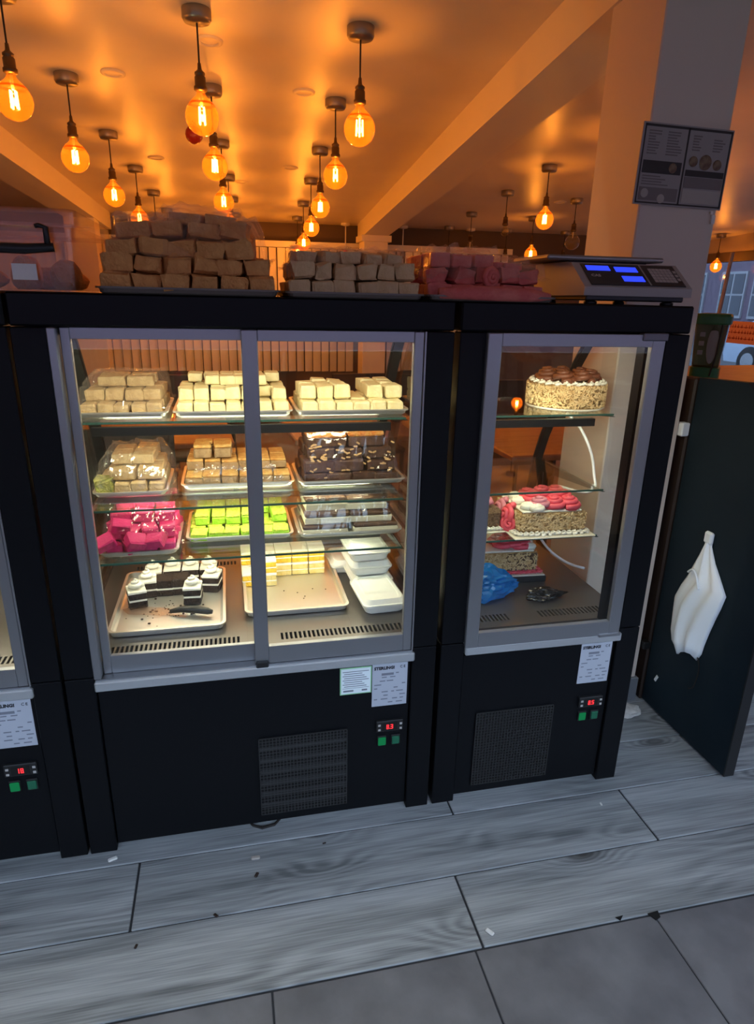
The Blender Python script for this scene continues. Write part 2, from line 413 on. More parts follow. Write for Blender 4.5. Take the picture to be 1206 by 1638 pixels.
# near column
c = thing('column', 'pale square column with a menu taped on, beside the single-door cabinet', 'column', (1.612, .38, 0))
MB().box(0, .260, 0, .285, 0, 2.45, .004).build('shaft', 'column_paint', c)
MB().box(-.008, .268, -.012, .297, 0, .10, .003).build('baseboard', 'skirting', c)
c = thing('column', 'distant cream column at the far end of the ceiling beam', 'column', (1.84, 5.55, 0))
MB().box(0, .25, 0, .25, 0, 2.2, .004).build('shaft', 'beam_paint', c); MB().box(-.03, .28, -.03, .28, 1.96, 2.02).build('capital', 'beam_paint', c)
c = thing('column', 'cream column end below the left ceiling beam behind the storage box', 'column', (-.93, 5.3, 0))
MB().box(0, .26, 0, .25, 0, 2.2, .004).build('shaft', 'beam_paint', c); MB().box(-.02, .28, -.02, .27, 0, .1).build('baseboard', 'skirting', c)

# vertical blinds on the far wall
b = thing('vertical_blind', 'pale vertical slat blinds with a white head rail on the far wall', 'blinds', (0, 0, 0))
slat = MB().box(-.044, .044, -.002, .002, .62, 1.90).mesh('slat', 'blind_fabric')
for i in range(60):
    x = -1.9+i*.092
    if 1.80 < x < 2.15: continue
    obj('slat', slat, b, (x, far_y(x)-.09, 0), (0, 0, .35+.12*math.sin(i*1.7)))
MB().add([(x, far_y(x)-d, z) for x in (-1.95, 3.6) for d in (.12, .05) for z in (1.905, 1.965)], [(0, 1, 3, 2), (4, 6, 7, 5), (0, 4, 5, 1), (2, 3, 7, 6), (0, 2, 6, 4), (1, 5, 7, 3)]).build('head_rail', 'white_metal', b)

# ================================================================== PENDANT LAMPS
def lathe_mesh(name, prof, mat, seg=20, smooth=True): return MB().lathe(prof, seg).mesh(name, mat, smooth)
canopy_m = lathe_mesh('canopy', [(0, .004), (.05, .004), (.052, 0), (.052, -.03), (.046, -.04), (0, -.042)], 'pewter')
cord_m = MB().tube([(0, 0, -.04), (0, 0, -.185)], .0035, 6).mesh('cord', 'cord_black')
socket_m = lathe_mesh('socket', [(0, -.165), (.006, -.165), (.008, -.185), (.012, -.19), (.019, -.195), (.019, -.202), (.016, -.204), (.020, -.21), (.020, -.238), (.024, -.24), (.024, -.252), (.018, -.256), (0, -.256)], 'brass_dark', 14)
bp = [(.015, -.25), (.016, -.262), (.022, -.272), (.036, -.284), (.050, -.300)]
for k in range(9):
    a = math.radians(48-k*17.3); bp.append((.0625*math.cos(a), -.338+.0625*math.sin(a)))
bp.append((0, -.4005))
bulb_m = lathe_mesh('bulb_glass', bp, 'amber_glass', 24); bulb2_m = lathe_mesh('bulb_glass', bp, 'pale_bulb_glass', 24)
fb = MB()
for k in range(4):
    a = k*PI/2+.4; fb.tube([(.011*math.cos(a), .011*math.sin(a), -.306), (.013*math.cos(a), .013*math.sin(a), -.362)], .0034, 6)
fil_m = fb.mesh('filament', 'filament')
stem_m = MB().lathe([(0, -.255), (.006, -.258), (.005, -.30), (.002, -.305), (0, -.305)], 8).mesh('stem', 'white_metal', True)
small_m = lathe_mesh('bulb_glass', [(.010, -.25), (.014, -.262), (.026, -.285), (.030, -.305), (.024, -.325), (0, -.335)], 'pale_bulb_glass', 14)
_ld = bpy.data.lights.new('pendant_light', 'POINT'); _ld.energy = BULB_W; _ld.color = BULB_COL; _ld.shadow_soft_size = .012
def pendant(x, y, kind, label, group):
    t = thing('pendant_lamp', label, 'lamp', (x, y, ceil_z(x, y)), random.uniform(0, 6), group)
    obj('canopy', canopy_m, t); obj('cord', cord_m, t); obj('socket', socket_m, t)
    if kind == 'lit':
        g = obj('bulb_glass', bulb_m, t); obj('filament', fil_m, g); obj('stem', stem_m, g)
        l = bpy.data.objects.new('glow', _ld); COL.objects.link(l); l.parent = t; l.location = (0, 0, -.335)
    elif kind == 'off':
        g = obj('bulb_glass', bulb2_m, t); obj('stem', stem_m, g)
    else: obj('bulb_glass', small_m, t)
def ordinal(i): return ('nearest', 'second', 'third', 'fourth', 'fifth', 'sixth')[i]
for i, (x, y) in enumerate([(-.262, 1.39), (-.222, 2.19), (-.185, 3.09), (-.14, 3.94), (-.10, 4.79), (-.06, 5.62)]):
    pendant(x, y, 'lit', f'{ordinal(i)} lit amber globe pendant in the left row above the storage box', 'left row of amber globe pendants')
for i, (x, y) in enumerate([(.38, 1.40), (.415, 2.18), (.455, 3.11), (.50, 4.03), (.54, 4.88), (.58, 5.66)]):
    pendant(x, y, 'lit', f'{ordinal(i)} lit amber globe pendant in the middle row above the wrapped brown pile', 'middle row of amber globe pendants')
for i, (x, y) in enumerate([(.98, 1.39), (1.015, 2.21), (1.06, 3.11), (1.11, 3.98), (1.155, 4.9), (1.185, 5.7)]):
    pendant(x, y, 'lit', f'{ordinal(i)} lit amber globe pendant in the right row before the ceiling beam', 'right row of amber globe pendants')
for x, y, k, l in ((2.63, 3.12, 'lit', 'largest lit globe pendant between the ceiling beam and the column'), (2.69, 3.96, 'small', 'unlit pendant with a tiny clear bulb left of the bright globe by the column'),
                   (2.76, 4.96, 'small', 'unlit pendant with a small bulb beyond the beam over the pink pile'), (2.82, 5.80, 'small', 'farthest unlit pendant just right of the distant column'),
                   (3.42, 5.01, 'lit', 'lit globe pendant hanging low just above the pink pile end'), (3.37, 4.09, 'off', 'clear globe pendant without a bright filament next to the column'),
                   (3.48, 5.80, 'small', 'unlit pendant behind the small clear bulb beyond the beam'), (4.15, 5.75, 'small', 'unlit far pendant close to the column edge above the scale'),
                   (5.86, 5.40, 'lit', 'lit globe pendant by the street window right of the column'), (5.75, 4.5, 'lit', 'lit globe pendant out of frame along the street window'),
                   (2.62, 2.25, 'lit', 'added lit globe pendant hidden behind the near column shaft'), (3.35, 3.2, 'lit', 'added lit globe pendant hidden behind the column menu poster'), (3.3, 1.4, 'lit', 'added unseen globe pendant nearest the viewer right of the column'), (4.1, 2.3, 'lit', 'added lit globe pendant outside the picture beside the column'), (4.9, 2.4, 'lit', 'added lit globe pendant outside the picture to the right'), (4.3, 1.5, 'lit', 'added lit globe pendant outside the picture past the column'), (5.3, 6.6, 'lit', 'added lit globe pendant in the alcove by the street window')):  # this last run of pendants is added unseen to brighten the right bay
    pendant(x, y, k, l, 'pendants beyond the ceiling beam')
# recessed ceiling discs
ring_m = lathe_mesh('trim_ring', [(.034, -.003), (.036, -.008), (.052, -.006), (.055, .002)], 'beam_paint', 24)
disc_m = lathe_mesh('diffuser', [(0, -.002), (.036, -.003)], 'ceiling_paint', 24)
for x, y, l in ((-.01, 2.12, 'round recessed ceiling disc beside the left pendant row'), (.85, 2.14, 'round recessed ceiling disc between the middle and right pendant rows'), (.93, 3.67, 'small round recessed ceiling disc farther along the right pendant row'),
                (.42, 1.66, 'round recessed ceiling disc behind the nearest middle pendant'), (3.30, 4.25, 'round recessed ceiling disc by the clear globe pendant'), (.03, 3.64, 'small round ceiling disc between the left and middle rows'), (.60, 4.22, 'far ceiling disc behind the middle pendant row')):
    t = thing('ceiling_disc', l, 'downlight', (x, y, ceil_z(x, y)), 0, 'recessed ceiling discs'); t.rotation_euler = (math.atan(UZ), 0, 0)
    obj('trim_ring', ring_m, t); obj('diffuser', disc_m, t)
# red bauble
t = thing('red_bauble', 'dark red round bauble on the ceiling behind the nearest middle pendant', 'bauble', (.31, 2.75, ceil_z(.31, 2.75)))
MB().lathe([(0, .0), (.008, 0), (.008, -.02), (.004, -.02)], 8).build('cap', 'pewter', t)
MB().lathe([(0.004, -.018)]+[(.048*math.sin(a*PI/8), -.066+.048*math.cos(a*PI/8)) for a in range(1, 9)], 16).build('ball', 'red_gloss', t, True)
# thin white drop rods near the far wall
for x, y, l in ((1.72, 5.95, 'thin white ceiling drop rod with a red tip left of the far column'), (3.1, 5.9, 'thin white ceiling drop rod right of the far column'), (.55, 5.9, 'thin white ceiling drop rod behind the middle pendants'), (2.35, 5.95, 'thin white ceiling drop rod touching the far column'), (-.45, 5.9, 'thin white ceiling drop rod behind the left pendants')):
    t = thing('drop_rod', l, 'ceiling rod', (x, y, ceil_z(x, y)), 0, 'white drop rods by the far wall')
    MB().lathe([(0, .003), (.05, .003), (.05, -.02), (.02, -.026), (0, -.026)], 14).build('ceiling_plate', 'white_metal', t, True)
    MB().tube([(0, 0, -.02), (0, 0, -.26)], .006, 6).build('rod', 'white_metal', t)
    MB().lathe([(0, -.25), (.02, -.26), (.032, -.32), (.0, -.325)], 12).build('tip', 'red_shade' if 'red' in l else 'pewter', t, True)

# ================================================================== CAFE FURNITURE
def cafe_table(x, y, rz, label):
    t = thing('cafe_table', label, 'table', (x, y, 0), rz, 'brown cafe tables')
    MB().box(-.40, .40, -.35, .35, .72, .75, .006).build('table_top', 'walnut', t)
    MB().tube([(0, 0, .02), (0, 0, .72)], .03, 8).build('pedestal', 'dark_chair', t); MB().box(-.25, .25, -.25, .25, 0, .02, .004).build('base_plate', 'dark_chair', t)
cafe_table(.02, 2.05, .06, 'brown cafe table seen through the left of the double-door cabinet'); cafe_table(1.12, 2.1, .05, 'brown cafe table seen behind the chocolate slabs')
cafe_table(2.08, 1.62, .04, 'brown cafe table seen through the single-door cabinet'); cafe_table(3.3, 2.4, .04, 'brown cafe table farthest right behind the column')
def cafe_chair(x, y, rz, label):
    t = thing('cafe_chair', label, 'chair', (x, y, 0), rz, 'dark cafe chairs')
    MB().box(-.21, .21, -.21, .21, .43, .47, .01).build('seat', 'dark_chair', t)
    MB().prism([(-.20, .62), (.0, .58), (.20, .62), (.20, .92), (-.20, .92)], .19, .215, 'y').build('backrest', 'dark_chair', t)
    for sx in (-1, 1):
        for sy in (-1, 1): MB().tube([(sx*.19, sy*.19, 0), (sx*.19, sy*.19, .43 if sy < 0 else .66)], .016, 6).build('leg', 'dark_chair', t)
cafe_chair(.25, 2.85, 0, 'dark chair beyond the leftmost cafe table'); cafe_chair(1.35, 2.9, .1, 'dark chair beyond the cafe table behind the chocolate slabs')
cafe_chair(.0, 1.42, PI, 'dark chair pulled up to the leftmost cafe table'); cafe_chair(2.2, 2.5, 0, 'dark chair beyond the table behind the single-door cabinet')

# ================================================================== DISPLAY CABINETS
PROF = [(.40, 1.362), (.43, 1.335), (.47, 1.295), (.52, 1.23), (.58, 1.145), (.635, 1.06), (.69, .96), (.73, .86), (.752, .75), (.758, .64), (.758, .555)]
SEG7 = {'0': 'abcdef', '1': 'bc', '8': 'abcdefg', '3': 'abcdg', '5': 'acdfg'}
def digits(s, h, parent, loc):
    mb = MB(); x = 0; wd = h*.5; t = h*.13
    for ch in s:
        if ch == '.': mb.box(x-.1*h, x-.1*h+t, -.0006, 0, 0, t); x += h*.12; continue
        for g in SEG7[ch]:
            r = {'a': (0, wd, h-t, h), 'd': (0, wd, 0, t), 'g': (0, wd, h/2-t/2, h/2+t/2), 'b': (wd-t, wd, h/2, h), 'c': (wd-t, wd, 0, h/2), 'e': (0, t, 0, h/2), 'f': (0, t, h/2, h)}[g]
            mb.box(x+r[0], x+r[1], -.0006, 0, r[2], r[3])
        x += wd+h*.22
    return mb.build('digits', 'red_digit', parent, loc=loc)
def slotted(mb, x0, x1, y0, y1, z, n, th=.012):
    p = (x1-x0)/n
    for i in range(n): mb.box(x0+i*p+p*.55, x0+(i+1)*p, y0, y1, z-th, z)
SHELVES = (1.13, .903, .757)
def cabinet(x0, W, double, readout, label, cake=False):
    t = thing('display_cabinet', label, 'display cabinet', (x0, 0, 0), 0, 'black refrigerated display cabinets')
    P = .067
    for s in (0, 1):
        a = 0 if s == 0 else W-P
        MB().box(a, a+P, 0, .07, 0, .538, .002).build('leg', 'black_paint', t)
        MB().box(a, a+P, 0, .045, .541, 1.362, .002).build('side_post', 'black_paint', t)
        g = 0.004 if s == 0 else W-.016
        MB().box(g, g+.012, .07, .758, .03, .54).build('side_panel', 'black_paint', t)
        gx = .010 if s == 0 else W-.015
        MB().prism([(.046, .556), (.046, 1.361)]+[(y-.008, z-.001) for y, z in PROF], gx, gx+.005, 'x').build('side_glass', 'clear_glass', t)
        tx = (.002, .030) if s == 0 else (W-.030, W-.002)
        v = []
        for (y, z) in PROF:
            for xx, dy in ((tx[0], -.012), (tx[1], -.012), (tx[1], .012), (tx[0], .012)): v.append((xx, y+dy, z))
        n = len(PROF)
        MB().add(v, [(0, 1, 2, 3), tuple(4*(n-1)+k for k in (3, 2, 1, 0))]+[(4*i+k, 4*(i+1)+k, 4*(i+1)+(k+1) % 4, 4*i+(k+1) % 4) for i in range(n-1) for k in range(4)]).build('glass_trim', 'black_plastic', t)
        lx = tx[1]+.0005 if s == 0 else tx[0]-.0035
        v = []
        for (y, z) in PROF: v += [(lx, y+.001, z), (lx+.003, y+.001, z), (lx+.003, y+.006, z), (lx, y+.006, z)]
        MB().add(v, [(0, 1, 2, 3), tuple(4*(n-1)+k for k in (3, 2, 1, 0))]+[(4*i+k, 4*(i+1)+k, 4*(i+1)+(k+1) % 4, 4*i+(k+1) % 4) for i in range(n-1) for k in range(4)]).build('trim_strip', 'aluminium_dark', t)
    # curved customer-side glass, 5 mm thick
    v = []; n = len(PROF)
    for (y, z) in PROF: v += [(.032, y, z), (W-.032, y, z), (W-.032, y+.005, z), (.032, y+.005, z)]
    MB().add(v, [(0, 1, 2, 3), tuple(4*(n-1)+k for k in (3, 2, 1, 0))]+[(4*i+k, 4*(i+1)+k, 4*(i+1)+(k+1) % 4, 4*i+(k+1) % 4) for i in range(n-1) for k in range(4)]).build('curved_glass', 'clear_glass', t)
    MB().box(0, W, 0, .40, 1.364, 1.43, .004).build('top_panel', 'black_paint', t)
    MB().box(.016, W-.016, .74, .758, .03, .552).build('front_panel', 'black_paint', t)
    MB().box(P+.002, W-P-.002, .016, .05, .02, .50, .002).build('lower_panel', 'black_paint', t)
    # deck with air slots
    d = MB(); X0, X1 = .016, W-.016
    d.box(X0, X1, .046, .082, .535, .555); d.box(X0, X1, .120, .632, .535, .555); d.box(X0, X1, .662, .74, .535, .555)
    if double:
        A, B, Cc = .094, .425, .53
        rngs = [(A, B, 28), (Cc, W-.068, 28)]; solid = [(X0, A), (B, Cc), (W-.068, X1)]
    else:
        rngs = [(.10, .24, 12), (.335, .54, 17)]; solid = [(X0, .10), (.24, .335), (.54, X1)]
    for y0, y1 in ((.082, .120), (.632, .662)):
        for a, b_ in solid: d.box(a, b_, y0, y1, .535, .555)
        for a, b_, k in rngs: slotted(d, a, b_, y0, y1, .555, k)
    d.build('deck', 'charcoal_steel', t)
    MB().box(X0, X1, .06, .70, .505, .525).build('slot_tray', 'slot_dark', t)
    # sill and door
    MB().box(P+.001, W-P+.004, -.010, .012, .504, .530, .003).build('sill', 'sill_alu', t)
    MB().box(P+.003, W-P-.003, .0, .045, .526, .534).build('door_track', 'aluminium_dark', t)
    def door(xa, xb, ya, yb, sl, sr, z0, z1, rt, rb, name):
        dr = MB().box(xa, xa+sl, ya, yb, z0, z1, .002).build(name, 'aluminium', t)
        MB().box(xb-sr, xb, ya, yb, z0, z1, .002).build('stile', 'aluminium', dr)
        MB().box(xa+sl, xb-sr, ya+.001, yb-.001, z1-rt, z1, .001).build('top_rail', 'aluminium', dr)
        MB().box(xa+sl, xb-sr, ya+.001, yb-.001, z0, z0+rb, .001).build('bottom_rail', 'aluminium', dr)
        m = (ya+yb)/2
        MB().box(xa+sl-.004, xb-sr+.004, m-.002, m+.002, z0+rb-.004, z1-rt+.004).build('pane', 'clear_glass', dr)
        return dr
    if double:
        MB().box(P, P+.018, .0, .045, .534, 1.362, .002).build('jamb', 'aluminium', t)
        MB().box(W-P-.004, W-P, .0, .045, .534, 1.362).build('jamb', 'aluminium', t)
        door(P+.020, .492, .024, .040, .020, .03, .534, 1.362, .024, .048, 'sliding_door')
        dr = door(.456, W-P-.005, .002, .020, .036, .024, .534, 1.362, .024, .048, 'sliding_door')
        MB().box(.458, .490, -.010, .002, .527, .545, .003).build('door_catch', 'black_plastic', dr)
    else:
        dr = door(P-.003, W-P-.010, -.014, .004, .036, .036, .530, 1.362, .030, .044, 'hinged_door')
        MB().box(W-P-.075, W-P-.006, -.018, .004, 1.347, 1.366, .002).build('hinge', 'aluminium_dark', dr)
        MB().box(W-P-.075, W-P-.006, -.018, .004, .526, .536, .002).build('hinge', 'aluminium', dr)
        MB().box(W-.115, W-.07, .012, .046, .556, 1.362).build('inner_post', 'black_paint', t)
    # lamps
    MB().box(.018, W-.018, .0455, .0505, 1.345, 1.366).build('leak_block', 'black_paint', t)  # unseen strip added to stop lamp light leaking above the doors
    MB().box(.08, W-.08, .052, .075, 1.348, 1.360).build('light_strip', 'case_led', t)
    # shelves
    for k, z in enumerate(SHELVES):
        y1 = (.53, .62, .68)[k]
        xa, xb = (.062, W-.055)
        sh = MB().box(xa, xb, .203, y1, z-.006, z).build('shelf', 'shelf_glass', t)
        MB().box(xa, xb, .200, .203, z-.0055, z-.0003).build('glass_lip', 'glass_edge', sh)
        if k == 0 or double:
            yb_, z0_, z1_ = ((.246, .044, .022), (.345, .026, .008), (.345, .022, .008))[k]
            MB().box(xa+.02, xb-.03, yb_, yb_+.018, z-z0_, z-z1_).build('light_bar', 'black_plastic', sh)
            MB().box(xa+.05, xb-.06, yb_+.019, yb_+.029, z-z1_-.0175, z-z1_-.0105).build('led_strip', 'shelf_led', sh)
        for xx in (xa-.012, xb):
            MB().prism([(.205, z-.01), (y1+.0, z-.01), (y1+.0, z-.05), (.30, z-.022)], xx, xx+.010, 'x').build('bracket', 'black_plastic', sh)
    # grille
    gx0, gx1 = (W-.487, W-.245)
    gr = MB().box(gx0, gx1, .0135, .0155, .052, .305).build('vent_grille', 'slot_dark', t)
    gm = MB()
    for i in range(27): xx = gx0+(gx1-gx0)*i/26; gm.box(xx-.0009, xx+.0009, .008, .011, .052, .305)
    for i in range(27): zz = .052+.253*i/26; gm.box(gx0, gx1, .0095, .0125, zz-.0009, zz+.0009)
    stuff(gm.build('wire_mesh', 'mesh_grey', gr))
    if double:
        for i in range(6): MB().box(gx0+.002, gx1-.002, .0115, .0135, .075+i*.038, .088+i*.038).build('louvre', 'mesh_grey', gr)
    # rating label
    lx0, lx1 = W-.176, W-.077
    lb = MB().box(lx0, lx1, .0145, .0158, .366, .499).build('rating_label', 'label_silver', t); lb['label'] = 'silver rating plate with bold black lettering'
    text('STERLING!', .0122, 'brand_lettering', 'ink', lb, (lx0+.005, .0142, .482), bold=.0006)
    text('C', .011, 'ce_letter', 'ink', lb, (lx1-.022, .0142, .483)); text('E', .011, 'ce_letter', 'ink', lb, (lx1-.012, .0142, .483))
    rnd = random.Random(5); lm = MB()
    for i in range(9):
        zz = .470-i*.0115; xx = lx0+.006
        while xx < lx1-.014:
            wdt = rnd.uniform(.008, .02)
            if rnd.random() < .62: lm.box(xx, min(xx+wdt, lx1-.005), .0140, .0146, zz-.0028, zz)
            xx += wdt+rnd.uniform(.004, .014)
    lm.box(lx0+.026, lx0+.060, .0140, .0146, .463, .470); lm.build('fine_print', 'ink_grey', lb)
    if double and x0 > -.5:
        nl = MB().box(W-.265, W-.178, .0145, .0156, .414, .497).build('notice_label', 'label_green', t); nl['label'] = 'white notice with a green border and dense small print'
        MB().box(W-.262, W-.181, .0138, .0148, .417, .494).build('sheet', 'label_white', nl)
        nm = MB()
        for i in range(8): nm.box(W-.258+.004*(i % 2), W-.186-.006*((i*3) % 4), .0133, .0139, .486-i*.0065-.002, .486-i*.0065)
        nm.box(W-.258, W-.185, .0133, .0139, .4335, .4345)
        for a, b_ in ((.256, .228), (.205, .19)): nm.box(W-a, W-b_, .0133, .0139, .423, .428)
        nm.build('fine_print', 'ink_grey', nl)
    # controller and switches
    ct = MB().box(W-.163, W-.086, .006, .02, .285, .320, .002).build('controller', 'black_plastic', t)
    MB().box(W-.146, W-.103, .0052, .0062, .290, .313).build('display_window', 'slot_dark', ct)
    digits(readout, .014, ct, (W-.134, .0052, .2945))
    bm = [(W-.158, .308), (W-.158, .293), (W-.096, .308), (W-.096, .293)]
    for a, zz in bm: MB().box(a, a+.007, .0048, .0065, zz-.003, zz+.003).build('button', 'key_grey', ct)
    for k, (a, m) in enumerate(((W-.156, 'green_lamp'), (W-.116, 'switch_green'))):
        sw = MB().box(a-.002, a+.024, .010, .018, .236, .268, .001).build('switch', 'black_plastic', t)
        MB().box(a, a+.022, .006, .011, .239, .265, .002).build('rocker', m, sw)
    for ch in t.children:
        if ch.name.split('.')[0] in ('lower_panel', 'vent_grille', 'rating_label', 'notice_label', 'controller', 'switch'): ch.location.y -= .006; ch.location.z -= .005
    return t
W2, W3 = .943, .609
cabinet(-.95, W2, True, '18', 'leftmost black display cabinet, cut off by the left edge of the picture')
cab2 = cabinet(0, W2, True, '8.3', 'wide black display cabinet with two sliding doors and trays of sweets')
cab3 = cabinet(.957, W3, False, '8.5', 'narrow black display cabinet with one hinged door and cream cakes')
# power cord under the double-door cabinet
tag(MB().tube([(.40, .07, .006), (.43, .015, .005), (.455, .0, .005), (.49, .006, .005), (.52, .04, .006)], .004, 6).build('power_cord', 'cord_black'), 'black power cord looping from under the double-door cabinet', 'cord')
# white lamp cable in the single-door cabinet
cb = [(1.47, .40, 1.10), (1.50, .36, 1.06), (1.525, .32, .99), (1.535, .30, .92), (1.53, .28, .88), (1.50, .30, .865), (1.45, .36, .87)]
def smooth_path(p, n=6):
    p = [Vector(q) for q in p]; out = []
    for i in range(len(p)-1):
        a, b_, c_, d_ = p[max(i-1, 0)], p[i], p[i+1], p[min(i+2, len(p)-1)]
        for k in range(n):
            s = k/n; out.append(.5*((2*b_)+(c_-a)*s+(2*a-5*b_+4*c_-d_)*s*s+(3*b_-a-3*c_+d_)*s**3))
    return out+[p[-1]]
def loc3(pts): return [(x-.957, y, z) for x, y, z in pts]
MB().tube(smooth_path(loc3(cb)), .0045, 7).build('lamp_cable', 'white_plastic', cab3, True)
MB().tube(smooth_path(loc3([(1.44, .50, .76), (1.44, .47, .69), (1.47, .42, .63), (1.51, .36, .60), (1.545, .30, .60)])), .0045, 7).build('lamp_cable', 'white_plastic', cab3, True)

# ================================================================== TRAYS, SWEETS, FILM
def tray(x0, x1, y0, y1, z, label, h=.016, rim=.007, rz=0., mat='tray_steel'):
    cx, cy = (x0+x1)/2, (y0+y1)/2; a, b_ = (x1-x0)/2, (y1-y0)/2; r = .022
    def lp(ins, zz): return [(p[0], p[1], zz) for p in rrect(-a+ins, a-ins, -b_+ins, b_-ins, max(r-ins*.6, .004))]
    mb = MB(); loops(mb, [lp(rim+.006, 0), lp(rim+.001, .003), lp(rim-.001, h-.003), lp(0, h-.004), lp(0, h), lp(rim+.001, h), lp(rim+.003, .005), lp(rim+.009, .002)])
    o = mb.build('baking_tray', mat, None, False, (cx, cy, z), (0, 0, rz))
    return tag(o, label, 'tray', 'shallow metal trays')
def jit_block(mat, name, seed, sx, sy, sz, amt=.06, bev=.12):
    r = random.Random(seed); b = bev*min(sx, sy, sz)
    v, f = chamfer(-sx/2, sx/2, -sy/2, sy/2, 0, sz, b)
    m = min(sx, sy, sz)*amt
    v = [(p[0]+r.uniform(-m, m), p[1]+r.uniform(-m, m), p[2]+(r.uniform(-m, m) if p[2] > sz*.3 else 0)) for p in v]
    return MB().add(v, f).mesh(name, mat)
_cache = {}
def piece(name, mat, dims, loc, rz, label, group, rx=0., ry=0., top=None, base=None, amt=.06, extra=None, cat='sweet'):
    """one sweet; dims rounded so that alike pieces share a mesh.  top=(mat,frac) a topping layer, base=(mat,frac) a bottom layer"""
    key = (name, mat, tuple(round(d, 3) for d in dims), top, base, random.randint(0, 3))
    sx, sy, sz = dims
    if key not in _cache:
        z0 = sz*(base[1] if base else 0); z1 = sz*(1-(top[1] if top else 0)); ms = []
        ms.append((name, jit_block(mat, name, random.random(), sx, sy, z1-z0, amt), z0))
        if top: ms.append(('topping', jit_block(top[0], 'topping', random.random(), sx*.99, sy*.99, sz-z1, amt, .3), z1-z0))
        if base: ms.append(('lower_layer', jit_block(base[0], 'lower_layer', random.random(), sx, sy, z0, amt, .1), -z0))
        _cache[key] = ms
    ms = _cache[key]
    o = obj(name, ms[0][1], None, (loc[0], loc[1], loc[2]+ms[0][2]), (rx, ry, rz)); tag(o, label, cat, group)
    for nm, me, dz in ms[1:]: obj(nm, me, o, (0, 0, dz))
    return o
PILE = []
def layer(name, mat, x0, x1, nx, y0, y1, ny, z, h, label, group, skip=(), jit=.04, rz=.04, fill=.96, tilt=0., **kw):
    dx, dy = (x1-x0)/nx, (y1-y0)/ny
    for j in range(ny):
        for i in range(nx):
            if (i, j) in skip: continue
            rw = 'only' if ny == 1 else ('front' if j == 0 else ('back' if j == ny-1 else ('second' if j == 1 else 'third')))
            cl = 'single piece' if nx == 1 else ('leftmost' if i == 0 else ('rightmost' if i == nx-1 else ('second', 'third', 'fourth', 'fifth', 'sixth')[i-1]+' from left'))
            lb = f'{label}, {rw} row, {cl}' if nx*ny > 1 else label
            cx = x0+(i+.5)*dx+random.uniform(-jit, jit)*dx; cy = y0+(j+.5)*dy+random.uniform(-jit, jit)*dy
            hh = h*random.choice((.94, 1., 1.05)); f = fill*random.choice((.95, 1.))
            piece(name, mat, (round(dx*f, 3), round(dy*f, 3), round(hh, 3)), (cx, cy, z), random.uniform(-rz, rz), lb, group, rx=random.uniform(-tilt, tilt), ry=random.uniform(-tilt, tilt), **kw)
            PILE.append((cx-dx/2, cx+dx/2, cy-dy/2, cy+dy/2, z+hh))
def film(x0, x1, y0, y1, zb, label, seed, lift=.004, crump=.010, name='cling_film', slope=1., mat='cling_film', ragged=.5):
    """drape a sheet over everything collected in PILE"""
    global PILE
    n, m = 46, 46
    xs = np.linspace(x0, x1, m); ys = np.linspace(y0, y1, n); H = np.full((n, m), zb)
    for a, b_, c_, d_, z in PILE:
        ix = (xs >= a-.006) & (xs <= b_+.006); iy = (ys >= c_-.006) & (ys <= d_+.006)
        H[np.ix_(iy, ix)] = np.maximum(H[np.ix_(iy, ix)], z)
    def dil(A):
        B = A.copy(); B[1:] = np.maximum(B[1:], A[:-1]); B[:-1] = np.maximum(B[:-1], A[1:]); B[:, 1:] = np.maximum(B[:, 1:], A[:, :-1]); B[:, :-1] = np.maximum(B[:, :-1], A[:, 1:]); return B
    D = (x1-x0)/m*1.6
    for _ in range(8):                         # taut film: slopes limited, so it bridges steps
        H = np.maximum(H, dil(H)-D*slope)
    H = dil(H)
    edge = np.minimum(np.minimum(np.arange(m)[None, :], m-1-np.arange(m)[None, :]), np.minimum(np.arange(n)[:, None], n-1-np.arange(n)[:, None]))
    K = (np.abs(vnoise((n, m), (9, 9), seed)-.5)*2*crump+np.abs(vnoise((n, m), (20, 20), seed+1)-.5)*2*crump*.6)
    H = H+lift+K
    H = np.where(edge < 3, np.minimum(H, zb+.006+K), H)
    nx_ = (vnoise((n, m), (12, 12), seed+2)-.5)*.006; ny_ = (vnoise((n, m), (12, 12), seed+3)-.5)*.006
    P = [[(xs[j]+nx_[i, j], ys[i]+ny_[i, j], H[i, j]) for j in range(m)] for i in range(n)]
    mb = MB().grid(P); o = mb.build(name, mat, None, False); PILE = []
    return tag(o, label, 'cling film', 'sheets of cling film')
ZA, ZB, ZC = SHELVES; TH = .004
G = 'pieces on {}'
# ---- top shelf, left to centre to right
tray(.045, .270, .245, .505, ZA, 'steel tray of wrapped beige slabs on the top shelf, left')
lab = 'beige fudge slab, top shelf left tray'
layer('fudge_slab', 'burfi_beige', .058, .258, 5, .26, .50, 4, ZA+TH, .030, lab+', bottom layer', 'wrapped beige slabs on the top shelf')
layer('fudge_slab', 'burfi_beige', .062, .255, 4, .31, .50, 3, ZA+TH+.031, .030, lab+', middle layer', 'wrapped beige slabs on the top shelf')
layer('fudge_slab', 'burfi_beige', .085, .235, 2, .36, .50, 2, ZA+TH+.062, .026, lab+', topmost layer', 'wrapped beige slabs on the top shelf')
film(.04, .275, .238, .52, ZA+.012, 'cling film stretched over the beige slabs on the top shelf', 11, mat='wrap_film', slope=.8)
tray(.281, .590, .245, .505, ZA, 'steel tray of cream cubes in the middle of the top shelf')
lab = 'cream-white fudge cube, top shelf middle tray'
layer('fudge_cube', 'burfi_cream', .292, .580, 7, .262, .495, 4, ZA+TH, .030, lab+', bottom layer', 'cream cubes on the middle top tray')
layer('fudge_cube', 'burfi_cream', .292, .580, 7, .30, .495, 3, ZA+TH+.031, .032, lab+', second layer', 'cream cubes on the middle top tray', skip=((5, 0),), jit=.06)
